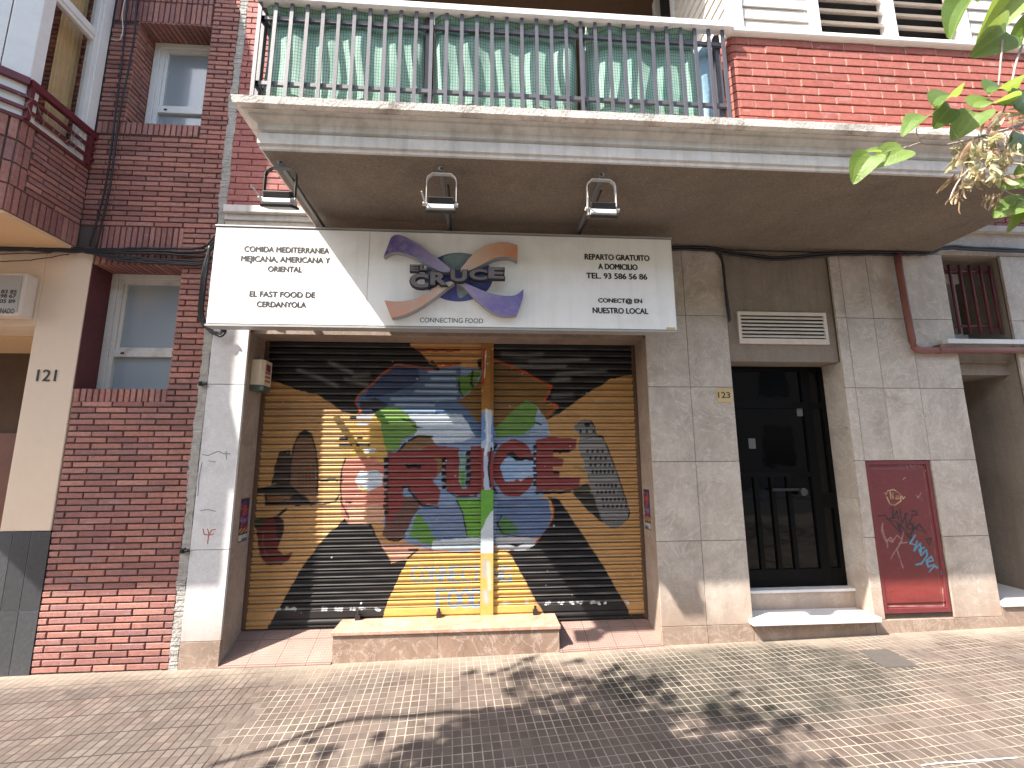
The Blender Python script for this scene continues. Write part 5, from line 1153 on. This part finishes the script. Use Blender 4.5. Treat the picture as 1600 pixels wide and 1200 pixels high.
bricks(bk, (-3.125, .012, W1[2] - .115), (1, 0, 0), (0, -1, 0), W1[1] + 3.125, .115, soldier=True, seed=44, ch=.044)
oB = (-2.985, .012, -.06); sb = lambda z: z + .06
bricks(bk, oB, (1, 0, 0), (0, -1, 0), .873, Zc(1.60) + .06, seed=45, shift=.06, holes=[(W2[0] + 2.985 - .1, W2[1] + 2.985, sb(W2[2]) - .105, sb(W2[3]) + .11)])
bricks(bk, (-2.985, .012, W2[2] - .105), (1, 0, 0), (0, -1, 0), W2[1] + 2.985, .105, soldier=True, seed=46)
bricks(bk, (-2.985, .012, W2[3]), (1, 0, 0), (0, -1, 0), W2[1] + 2.985, .092, soldier=True, seed=47)
bricks(bk, (-3.0, .012, Zc(1.60)), (1, 0, 0), (0, -1, 0), W(285, 380, 0).x + 3.0, LT[0] - Zc(1.60), soldier=True, seed=48)
# brick reveals of the upper window
bricks(bk, (W1[0] - .012, .0, W1[2]), (0, 1, 0), (1, 0, 0), .2, W1[3] - W1[2], seed=49, l=.2)
bk.build('brickwork', M['brick_old'], N1)
sv_ = MB()
for k in range(14): x = W1[0] + k * (W1[1] - W1[0]) / 14; sv_.box(x + .004, x + .038, .0, .2, W1[3] - .008, W1[3] + .002, R.random())
sv_.build('window_soffit_bricks', M['brick_old'], N1); sv_ = MB()
for k in range(15): x = W2[0] + k * (W2[1] - W2[0]) / 15; sv_.box(x + .004, x + .038, .002, .2, W2[3] - .006, W2[3] + .002, R.random())
sv_.build('window_soffit_bricks', M['brick_old'], N1)
co = MB()
co.box(-2.985, -2.108, .0125, .5, -.3, W2[2] - .002); co.box(W2[1] + .001, -2.108, .0125, .5, W2[2] - .002, Zc(5.2)); co.box(-3.3, W2[1], .0125, .5, W2[3] + .0025, W1[2] - .002)
co.box(-3.3, W1[1], .0125, .5, W1[3] + .0025, Zc(5.2)); co.box(-3.3, W1[0] - .0125, .0125, .5, W1[2] - .002, W1[3] + .0025); co.box(-3.4, -2.2, .51, .6, -.3, Zc(5.2))
co.build('wall_mortar', M['mortar'], N1)
mr = MB(); mr.box(-2.9965, W2[0], .002, .5, W2[2] - .002, W2[3] + .0024); mr.build('painted_reveal', M['maroon'], N1)
def window(x0, x1, z0, z1, zt, mat):
    w_ = MB(); y = .198
    w_.box(x0, x0 + .05, y - .012, y + .05, z0, z1); w_.box(x0 + .05, x1, y - .012, y + .05, z1 - .045, z1); w_.box(x0 + .05, x1, y - .012, y + .05, z0 - .03, z0 + .02)
    w_.box(x0 + .05, x0 + .085, y, y + .05, z0 + .02, z1 - .045); w_.box(x0 + .085, x1, y, y + .05, zt - .03, zt + .03); w_.box(x0 + .085, x1, y + .002, y + .05, z1 - .08, z1 - .045); w_.box(x0 + .0855, x0 + .112, y + .012, y + .05, zt + .03, z1 - .08); w_.box(x0 + .112, x1, y + .0125, y + .05, zt + .0302, zt + .05)
    o = w_.build('window', mat, N1, bevel=.004)
    p_ = MB(); p_.box(x0 + .06, x1, y + .03, y + .036, z0 + .01, z1 - .05); p_.build('pane', M['winglass'], o)
    l_ = MB(); l_.box(x0 + .14, x0 + .165, y - .004, y - .0005, zt - .008, zt + .006); l_.build('latch_hole', M['dark'], o)
window(W1[0] + .003, W1[1] + .14, W1[2], W1[3] - .008, W(250, 171, .2).z, M['white'])
window(W2[0] + .002, W2[1] + .13, W2[2], W2[3] - .006, W(220, 552, .2).z, M['oldwhite'])
# cream pilaster, entrance head and black tiled base
zt_ = Zc(-.482)
cr = MB(); cr.box(-3.330, -2.997, .0, .6, zt_ + .001, Zc(1.618)); cr.box(-6.5, -3.3302, .0, .3, Zc(1.0), Zc(1.618)); cr.build('cream_pilaster', M['cream'], N1, bevel=.006)
cr = MB()
for a, b2 in ((-3.345, -3.237), (-3.231, -3.119), (-3.113, -2.99)):
    for z0, z1 in ((-.09, Zc(-1.0)), (Zc(-.997), zt_ - .002)): cr.box(a, b2, -.004, .3, z0, z1, R.uniform(-.15, .25))
cr.build('tiled_base', M['granite_black'], N1)
cr = MB(); cr.box(-3.343, -2.992, .0, .29, -.1, zt_ - .002); cr.build('tile_grout', M['groutwhite'], N1)
cr = MB(); cr.box(-6.5, -3.335, .9, 1.0, -.3, Zc(.99)); cr.box(-3.37, -3.3365, .31, .9, -.3, Zc(.99)); cr.build('porch_wall', M['darkbrown'], N1)
cr = MB(); cr.box(-6.5, -3.3365, .301, .9, Zc(.99), Zc(1.05)); cr.build('porch_ceiling', M['cream_soffit'], N1)
cr = MB(); cr.box(-4.6, -3.55, .85, .898, -.1, Zc(.25)); cr.build('porch_door', M['wood'], N1)
a = WX(40, 512, -3.62); cr = MB(); cr.cyl((-3.62, .52, Zc(.965)), (-3.62, .52, Zc(.989)), .075, 24); cr.build('ceiling_lamp', M['white'], N1)
# projecting corner bay
plan = [(-3.125, .011), (-3.125, -.54), (-3.59, -1.0), (-4.77, -1.0), (-5.23, -.54), (-5.23, .011)]
def inset(d): return [(-3.125 - d, .011), (-3.125 - d, -.54 + d * .41), (-3.59 - d * .41, -1.0 + d), (-4.77 + d * .41, -1.0 + d), (-5.23 + d, -.54 + d * .41), (-5.23 + d, .011)]
ZB0, ZB1 = Zc(1.626), Zc(2.285)
by = MB(); by.prism([(x, y, ZB0) for x, y in inset(.012)], (0, 0, ZB1 - ZB0)); BAY = by.build('bay', M['mortar'], N1)
by = MB()
ucx = Vector((-.465, -.46, 0)); lc = ucx.length; ucx = ucx.normalized(); unc = Vector((-ucx.y, ucx.x, 0)); unc = -unc if unc.x < 0 else unc
for (o, ux, un, w) in (((-3.137, .0, 0), (0, -1, 0), (1, 0, 0), .54), ((-3.125 - .012, -.54 + .005, 0), ucx, unc, lc), ((-3.59, -.988, 0), (-1, 0, 0), (0, -1, 0), 1.18)):
    o = Vector(o); side = w < .6 and abs(Vector(ux).y) > .9
    bricks(by, o + Vector((0, 0, ZB0)), ux, un, w, .19, soldier=True, seed=61, ch=.046)
    if side:
        bricks(by, o + Vector((0, 0, ZB0 + .19)), ux, un, .44, ZB1 - ZB0 - .19, seed=62)
        for k in range(3): bricks(by, o + Vector(ux) * .44 + Vector((0, 0, ZB0 + .19 + k * .16)), ux, un, .10, .158, soldier=True, seed=63 + k, ch=.05)
    else:
        for k in range(3): bricks(by, o + Vector((0, 0, ZB0 + .19 + k * .16)), ux, un, w, .158, soldier=True, seed=66 + k, ch=.05)
by.build('bay_brickwork', M['brick_old'], BAY)
by = MB(); by.prism([(x, y, ZB0 - .022) for x, y in inset(.004)], (0, 0, .0215)); by.build('bay_soffit', M['cream_soffit'], BAY)
by = MB(); by.prism([(x, y, ZB1 + .0005) for x, y in inset(-.012)], (0, 0, .028)); by.build('bay_coping', M['maroon'], BAY, bevel=.004)
zf0, zf1 = ZB1 + .029, Zc(4.35)
fm = MB(); xb = -3.15
fm.box(xb - .06, xb + .02, -.085, -.004, zf0, zf1); fm.box(xb - .05, xb + .012, -.115, -.0855, zf0, zf1)
fm.box(xb - .05, xb + .01, -.455, -.1155, zf0, zf0 + .05); fm.box(xb - .05, xb + .012, -.455, -.1155, Zc(3.40), Zc(3.46)); fm.box(xb - .04, xb + .002, -.455, -.1155, Zc(3.365), Zc(3.3995))
fm.prism([(xb + .02, -.455, zf0), (xb + .02, -.535, zf0), (xb - .075, -.63, zf0), (xb - .13, -.575, zf0), (xb - .06, -.455, zf0)], (0, 0, zf1 - zf0))
fm.prism([(xb - .08, -.632, zf0), (xb - .16, -.712, zf0), (xb - .2, -.67, zf0), (xb - .132, -.58, zf0)], (0, 0, zf1 - zf0))
fm.prism([(-3.56, -.955, zf0), (-3.64, -.985, zf0), (-3.64, -.92, zf0), (-3.58, -.90, zf0)], (0, 0, zf1 - zf0))
FR = fm.build('bay_window_frame', M['white'], BAY, bevel=.004)
gl_ = MB(); gl_.box(xb - .03, xb - .024, -.454, -.1155, zf0 + .045, zf1); gl_.build('pane', M['bayglass'], FR)
gl_ = MB(); gl_.prism([(xb - .165, -.70, zf0), (-3.575, -.945, zf0), (-3.58, -.94, zf0), (xb - .17, -.695, zf0)], (0, 0, zf1 - zf0)); gl_.build('pane', M['bayglass'], FR)
it = MB(); it.box(-5.2, -3.7, -.95, -.945, zf0, zf1); it.prism([(-3.66, -.93, zf0), (-3.29, -.60, zf0), (-3.293, -.597, zf0), (-3.664, -.926, zf0)], (0, 0, zf1 - zf0)); it.build('added_sun_screen', M['sheer'], BAY)  # unseen cloth added to stop the sun and spread a glow inside
it = MB(); it.box(-5.2, -5.15, -.9, .0, zf0, zf1); it.box(-5.2, -3.16, .0, .011, zf0, zf1); it.build('bay_interior', M['bayinside'], BAY)
it = MB(); it.prism([(x, y, zf1 + .001) for x, y in inset(-.03)], (0, 0, .9)); it.build('bay_upper_storey', M['darkbrown'], BAY)
it = MB(); bricks(it, (-3.63, -.012, zf0), (1, 0, 0), (0, -1, 0), .40, zf1 - zf0, seed=71); it.build('inner_brickwork', M['brick_old'], BAY)
it = MB(); V = []; nx = 30
for k in (0, 1):
    for i in range(nx): V.append((-3.30 + .01 * math.sin(i * 1.3), -.05 - .0065 * i, zf0 + .02 + k * 1.55))
it.add(V, [(i, i + 1, nx + i + 1, nx + i) for i in range(nx - 1)]); it.build('curtain', M['tan'], BAY)
# maroon guard rail outside the bay glazing
gr = MB(); off = .015
pl = [(-3.125 + off, -.0), (-3.125 + off, -.546), (-3.584, -1.012), (-4.6, -1.012)]
for (a, b2) in zip(pl[:-1], pl[1:]):
    for z, hgt in ((2.575, .05), (2.462, .022), (2.372, .022)): gr.bar((a[0], a[1], Zc(z)), (b2[0], b2[1], Zc(z)), .035 if hgt > .03 else .02, hgt)
for x, y in ((-3.11, -.05), (-3.11, -.53), (-3.584, -1.0), (-4.2, -1.012)): gr.box(x - .014, x + .014, y - .014, y + .014, ZB1 + .02, Zc(2.56))
gr.tube([(-3.11, .0, Zc(2.575)), (-3.11, .03, Zc(2.565))], .03, 8)
gr.build('guard_rail', M['maroonsteel'], BAY)
dp = MB(); rr = random.Random(3)
for k in range(12):
    y = -.14 - .035 * k; z = Zc(2.35); P = [(-3.12 + rr.uniform(-.01, .03), y, z)]
    for q in range(5): p = P[-1]; P.append((p[0] + rr.uniform(-.02, .025), p[1] + rr.uniform(-.05, .05), p[2] + rr.uniform(-.01, .045)))
    dp.tube(P, .0025, 5, taper=.001)
tag(dp.build('dry_twigs', M['twig']), 'dry tangled plant stems caught behind the maroon rail of the bay', 'dry plant')
# 121 numerals and the light box over its entrance
t_ = MB(); text_px(t_, '121', 58, 88, 586.5, 18, -.002, .0, .004); tag(t_.build('house_numerals', M['letter']), 'black numerals 121 on the cream pilaster', 'house number')
LB_ = thing('lightbox_sign', 'grey shop lightbox with phone numbers, cut off by the cream entrance head', 'lightbox sign', (-3.8, -.05, Zc(1.03)))
b_ = MB(); b_.box(-5.2, -3.352, -.10, -.0005, Zc(1.045), Zc(1.372)); b_.build('lightbox_case', M['louvre'], LB_, bevel=.012)
b_ = MB(); b_.box(-5.18, -3.372, -.1035, -.1005, Zc(1.07), Zc(1.352)); FP = b_.build('lightbox_face', plain('grey_acrylic', (.36, .34, .33), .4, .08, 3, 40, 0), LB_, bevel=.002)
b_ = MB(); text_px(b_, '582 83 85', -18, 26.5, 455.5, 6.2, -.1042, .035); text_px(b_, '582 98 67', -19, 25.5, 462.3, 6.2, -.1042, .035); text_px(b_, '582 05 89', -20, 24, 470.5, 6.2, -.1042, .035); text_px(b_, 'INADO', -1, 22.3, 485.8, 8, -.1042, .02); b_.build('lightbox_lettering', M['letter'], LB_)

# ================================================================ street tree
SUN = Vector((1.78, 1.0, -2.5)).normalized()
def lift(u, v, h):
    p = WG(u, v); return p - SUN * (h / -SUN.z)
TX, TY = .9, -5.5
TR = thing('street_tree', 'street tree with heart-shaped leaves and dry pods, a branch hanging before the parapet', 'tree', (TX, TY, 0))
HEART = [(0, 0), (.16, -.11), (.36, -.09), (.50, .08), (.50, .30), (.40, .54), (.22, .78), (0, 1.0)]
def leaf(mb, p, tip, nrm, size, fold, curl, t):
    tip = Vector(tip).normalized(); n = Vector(nrm); n = (n - tip * n.dot(tip)).normalized(); s = tip.cross(n)
    mid = []; L_ = []; R_ = []
    for (a, b2) in HEART:
        dz = -curl * b2 * b2; c = Vector(p) + tip * (b2 * size) + n * (dz * size) + s * (.06 * size * math.sin(b2 * 3 + t * 20)); mid.append(c if b2 > 0 else Vector(p))
        jw = .10 * math.sin(b2 * 9 + t * 40) * a; w = s * (a * size * math.cos(fold)) + n * ((a * math.sin(fold) + jw) * size); w2 = -s * (a * size * math.cos(fold)) + n * (a * size * math.sin(fold)); L_.append(c + w); R_.append(c + w2)
    k = len(HEART); vs = mid + L_ + R_; fs = []
    for i in range(1, k - 1):
        fs.append((i, i + 1, k + i + 1, k + i) if i < k - 2 else (i, i + 1, k + i)); fs.append((i + 1, i, 2 * k + i, 2 * k + i + 1) if i < k - 2 else (i + 1, i, 2 * k + i))
    fs += [(0, 1, k + 1), (1, 0, 2 * k + 1)]
    mb.add(vs, fs, t)
rr = random.Random(77)
def rv(s=1.0): return Vector((rr.gauss(0, 1), rr.gauss(0, 1), rr.gauss(0, 1))) * s
trunk = MB(); trunk.tube(wob([(TX, TY, -.1), (TX + .03, TY, .9), (TX - .05, TY + .05, 1.9), (TX - .1, TY + .1, 2.9)], 5, .01), .13, 14, taper=.085); trunk.build('trunk', M['bark'], TR, smooth=True)
crown = MB(); tw = MB(); pods = MB()
def limb(a, b2, r0, r1, sag=.15):
    a, b2 = Vector(a), Vector(b2); m1 = a.lerp(b2, .35) + Vector((0, 0, sag)) + rv(.05); m2 = a.lerp(b2, .7) + Vector((0, 0, sag * .8)) + rv(.05)
    l_ = MB(); l_.tube(wob([a, m1, m2, b2], 6, .008, rr.randint(0, 999)), r0, 9, taper=r1); l_.build('branch', M['bark'], TR, smooth=True)
top = (TX - .1, TY + .1, 2.85)
# the arching bough whose shadow crosses the pavers
bl_ = [lift(u, v, 3.3) for u, v in ((325, 1197), (420, 1170), (460, 1154), (500, 1139), (530, 1129), (570, 1122), (640, 1119), (720, 1112), (800, 1120), (900, 1150), (1000, 1200))]
l_ = MB(); l_.tube(wob(list(reversed(bl_)), 4, .006, 3), .030, 8, taper=.017); l_.build('branch', M['bark'], TR, smooth=True)
limb(top, bl_[-1], .06, .022)
areas = [([(640, 1200), (700, 1155), (780, 1128), (870, 1112), (960, 1120), (1040, 1132), (1110, 1155), (1170, 1195), (1190, 1270), (600, 1270)], 1500),
         ([(860, 1110), (900, 1078), (960, 1060), (1030, 1064), (1050, 1085), (1010, 1112)], 120), ([(765, 1050), (830, 1030), (884, 1026), (870, 1050), (800, 1066)], 22),
         ([(1080, 1100), (1180, 1086), (1240, 1104), (1230, 1140), (1120, 1130)], 40), ([(1150, 1158), (1250, 1163), (1262, 1186), (1180, 1188)], 14), ([(560, 1190), (640, 1170), (700, 1160), (640, 1200)], 14), ([(400, 1178), (520, 1152), (600, 1150), (560, 1180)], 6)]
def inpoly(x, y, P):
    c = False
    for i in range(len(P)):
        (x1, y1), (x2, y2) = P[i], P[(i + 1) % len(P)]
        if (y1 > y) != (y2 > y) and x < (x2 - x1) * (y - y1) / (y2 - y1) + x1: c = not c
    return c
for P, n in areas:
    xs_, ys_ = [p[0] for p in P], [p[1] for p in P]; k = 0; cl = []
    while k < n:
        if not cl or rr.random() < .22 or n < 40:
            u, v = rr.uniform(min(xs_), max(xs_)), rr.uniform(min(ys_), max(ys_))
            if not inpoly(u, v, P): continue
            hh = 2.9
            while hh < 7:
                q = lift(u, v, hh); e = q - CAM
                if e.dot(FW) < .1 or e.dot(UP) / e.dot(FW) > 1.06: break
                hh += .1
            cl = [lift(u, v, hh + .15 + rr.uniform(0, .8))]
            q = cl[0]; tw.tube([q, q + Vector((.15, -.15, -.12)) + rv(.08), q + Vector((.3, -.35, -.1)) + rv(.1)], .005, 5)
        p = cl[0] + rv(.10)
        leaf(crown, p, Vector((rr.gauss(0, .6), rr.gauss(0, .6), -.75)), rv() + Vector((-.5, -.2, 1.0)), rr.uniform(.075, .115), rr.uniform(.1, .45), rr.uniform(0, .35), rr.random()); k += 1
# rest of the crown, over and behind the photographer
for k in range(2600):
    a, b2 = rr.uniform(0, 2 * PI), rr.uniform(0, 1) ** .5; c = Vector((TX - .4 + 2.5 * b2 * math.cos(a), TY - .9 + 1.35 * b2 * math.sin(a), 4.3 + rr.gauss(0, .75)))
    if c.y > -4.25 or c.z < 2.7: continue
    leaf(crown, c, Vector((rr.gauss(0, .6), rr.gauss(0, .6), -.7)), rv() + Vector((-.3, -.2, 1.0)), rr.uniform(.08, .12), rr.uniform(.1, .45), rr.uniform(0, .35), rr.random())
for a in range(7):
    th = a * .9 + .4; limb(top, (TX - .4 + 1.7 * math.cos(th), TY - .8 + 1.0 * math.sin(th), 4.1 + .3 * math.sin(a * 2.1)), .055, .015, .25)
# the drooping bough at the upper corner of the view
D1 = -2.25
bp = lambda u, v, dy=0.0: W(u, v, D1 + dy)
main = [Vector((1.95, -2.7, 2.72)), bp(1625, 168, .02), bp(1600, 190), bp(1565, 205), bp(1520, 217), bp(1480, 226, -.02), bp(1440, 224, -.03), bp(1411, 232, -.05)]
limb(top, main[0], .045, .014, .3)
tw.tube(wob(main, 5, .002, 5), .0062, 7, taper=.0018)
for P, r in (([bp(1640, 175), bp(1590, 200), bp(1575, 222, .02), bp(1555, 238), bp(1520, 258, -.02), bp(1495, 288, -.03), bp(1484, 312, -.03)], .0042), ([bp(1572, 212), bp(1568, 245), bp(1573, 268)], .003), ([bp(1566, 64, .05), bp(1563, 105, .05), bp(1559, 138, .05)], .004), ([bp(1602, 60, .05), bp(1590, 90, .05), bp(1580, 130, .04), bp(1570, 168, .03), bp(1560, 190)], .0045), ([bp(1640, 20, .1), bp(1602, 60, .05)], .005), ([bp(1640, 322), bp(1600, 314, -.02), bp(1568, 296, -.02)], .003), ([bp(1440, 226, -.03), bp(1432, 200, -.04), bp(1450, 185, -.03)], .0016), ([bp(1500, 222), bp(1490, 205), bp(1476, 190)], .0016), ([bp(1596, -12, .1), bp(1590, 10, .08), bp(1572, 20, .07)], .0022)):
    tw.tube(wob(P, 4, .002, 8), r, 6, taper=r * .5)
def L2(base, tip, size, face=(0, -1, .4), fold=.35, curl=.2, t=.5, dy=0.0):
    a = bp(*base, dy); b2 = bp(*tip, dy + .015); leaf(crown, a, b2 - a, Vector(face) + rv(.12), (b2 - a).length * size, fold, curl, t)
L2((1528, 8), (1478, 66), 1.0, (-.75, -.5, .3), 1.05, .1, .35, .05)
L2((1590, -10), (1524, 84), .8, (.15, -1, .35), .95, .25, .95, .08)
L2((1566, 52), (1508, 100), .85, (.7, -.75, .2), .6, .1, .3, .06)
L2((1622, 40), (1590, 66), 1.3, (0, -1, .3), .5, .2, .3, .1); L2((1640, 0), (1600, -24), 1.4, (0, -1, .5), .5, .2, .5, .1)
L2((1448, 185), (1404, 214), 1.0, (-.2, -.7, .8), .6, .1, .45, -.03); L2((1465, 172), (1502, 146), 1.05, (.2, -.6, .9), .95, .1, .7, -.02)
L2((1484, 170), (1462, 198), 1.15, (.1, -1, .2), .25, .1, .02, -.02)
L2((1524, 180), (1492, 214), 1.15, (-.2, -.8, .7), .45, .15, .5, 0); L2((1532, 172), (1574, 156), 1.1, (.2, -.7, .8), .6, .2, .95, .02)
L2((1546, 150), (1592, 138), 1.0, (.1, -.5, 1), .8, .15, .4, .02); L2((1588, 172), (1612, 150), 1.1, (0, -1, .3), .3, .1, .2, .03)
L2((1408, 234), (1372, 258), 1.15, (.1, -1, .6), .3, .15, .9, -.06); L2((1362, 246), (1334, 283), 1.05, (-.3, -.8, .5), .5, .25, .65, -.07); L2((1372, 240), (1344, 238), 1.0, (0, -.8, .8), .7, .1, .8, -.06); tw.tube([bp(1411, 232, -.05), bp(1390, 236, -.055), bp(1362, 246, -.06)], .0014, 5)
L2((1600, 316), (1560, 336), 1.15, (-.1, -1, .5), .35, .15, .55, -.02); L2((1588, 318), (1582, 358), 1.2, (.3, -1, .2), .3, .2, .35, 0); L2((1606, 318), (1632, 350), 1.2, (.3, -1, .3), .4, .2, .8, 0)
L2((1598, 288), (1566, 296), 1.2, (0, -1, .2), .6, .1, .6, 0); L2((1612, 262), (1590, 282), 1.3, (0, -1, .3), .4, .1, .3, .02); L2((1586, 240), (1604, 214), 1.2, (0, -1, .3), .5, .1, .25, .03)
# flat dry pods in a bunch
def pod(p, d, l, w, t):
    d = Vector(d).normalized(); n = (Vector((0, -1, .2)) + rv(.6)); n = (n - d * n.dot(d)).normalized(); s = d.cross(n); V = []; m = 7
    for i in range(m):
        f = i / (m - 1); ww = w * math.sin(PI * min(.97, max(.03, f))) ** .6; c = Vector(p) + d * (l * f) + n * (.007 * math.sin(f * 5 + t * 6)); q = s * ww / 2
        V += [c - q, c + n * .0025, c + q]
    pods.add(V, [(3 * i + k, 3 * i + k + 1, 3 * i + k + 4, 3 * i + k + 3) for i in range(m - 1) for k in (0, 1)], t)
PB = [(1505, 225), (1530, 222), (1550, 228), (1520, 245), (1545, 250), (1508, 260), (1530, 268), (1512, 282), (1560, 262), (1575, 246), (1585, 225), (1540, 238), (1570, 230), (1500, 240), (1550, 205), (1565, 190), (1580, 180), (1560, 275)]
for k in range(150):
    u, v = PB[k % len(PB)] if k < 150 else (rr.choice([1556, 1540]), 300); u += rr.gauss(0, 8); v += rr.gauss(0, 8)
    d = Vector((rr.gauss(-.1, .55), rr.gauss(0, .5), -.8 + rr.gauss(0, .35))); pod(bp(u, v, rr.uniform(-.08, .08)), d, rr.uniform(.03, .075), rr.uniform(.010, .019), rr.random() ** 1.3)
for u0, v0 in ((1500, 285), (1492, 300), (1548, 300), (1556, 305)):
    for q in range(6): pod(bp(u0 + rr.gauss(0, 5), v0 + rr.gauss(0, 5), rr.uniform(-.03, .03)), (rr.gauss(0, .5), 0, -1), rr.uniform(.03, .06), .007, rr.random() * .3)
tw.build('twigs', M['twig'], TR, smooth=True); pods.build('seed_pods', M['pod'], TR, smooth=True)
cw = crown.build('crown', M['leaf'], TR)
nl = len(crown.v) // (3 * len(HEART)); la = np.tile(np.concatenate([np.zeros(len(HEART)), np.ones(len(HEART)), np.ones(len(HEART))]), nl); lb = np.tile(np.tile([h[1] for h in HEART], 3), nl)
for nm, ar in (('la', la), ('lb', lb)): at = cw.data.attributes.new(nm, 'FLOAT', 'POINT'); at.data.foreach_set('value', ar.astype(np.float32))
sub = cw.modifiers.new('curl', 'SUBSURF'); sub.levels = 1; sub.render_levels = 1

# ================================================================ the house across the street, seen only as reflections and bounce
OB = thing('street_house', 'plain rendered house across the street, mirrored in the dark entrance door', 'house', (0, -17.5, 0))
b_ = MB(); b_.box(-26, 26, -24, -17.4, -.3, 11.0); b_.build('wall', M['facade_far'], OB)
for i in range(12):
    for k in range(3):
        x = -24 + i * 4.2; z = 1.0 + k * 3.4; b_ = MB(); b_.box(x, x + 1.5, -17.41, -17.36, z, z + 1.9); b_.build('window', M['doorglass'], OB)

# ================================================================ light, air, camera
wd = bpy.data.worlds.new('World'); bpy.context.scene.world = wd; wd.use_nodes = True
nt = wd.node_tree; bg = nt.nodes['Background']; sk = nt.nodes.new('ShaderNodeTexSky'); sk.sky_type = 'NISHITA'; sk.sun_disc = False
toS = -SUN; elev = math.asin(toS.z); az = math.atan2(toS.x, toS.y)
sk.sun_elevation = elev; sk.sun_rotation = az; sk.altitude = 100; sk.air_density = 1.0; sk.dust_density = 1.6; sk.ozone_density = 1.0
wb = nt.nodes.new('ShaderNodeMix'); wb.data_type = 'RGBA'; wb.blend_type = 'MULTIPLY'; wb.inputs[0].default_value = 1; wb.inputs[7].default_value = (1.07, 1.0, .90, 1); L(nt, sk.outputs[0], wb.inputs[6]); L(nt, wb.outputs[2], bg.inputs[0]); bg.inputs[1].default_value = .15
sl = bpy.data.lights.new('sun', 'SUN'); sl.energy = 3.9; sl.angle = math.radians(.53); sl.color = (1.0, .93, .84)
so = bpy.data.objects.new('sun', sl); C.objects.link(so); so.rotation_euler = SUN.to_track_quat('-Z', 'Y').to_euler(); so.location = (-8, -6, 12)
cd = bpy.data.cameras.new('camera'); cm = bpy.data.objects.new('camera', cd); C.objects.link(cm)
cd.sensor_width = 36; cd.lens = F / 1600 * 36; cd.clip_start = .05; cd.clip_end = 500
mt = Matrix((RIGHT, UP, -FW)).transposed().to_4x4(); mt.translation = CAM; cm.matrix_world = mt
sc = bpy.context.scene; sc.camera = cm
sc.view_settings.view_transform = 'Standard'; sc.view_settings.look = 'None'; sc.view_settings.exposure = 1.95; sc.view_settings.gamma = 1.0; sc.view_settings.use_curve_mapping = False
sc.cycles.max_bounces = 8; sc.cycles.transparent_max_bounces = 12; sc.cycles.use_denoising = True
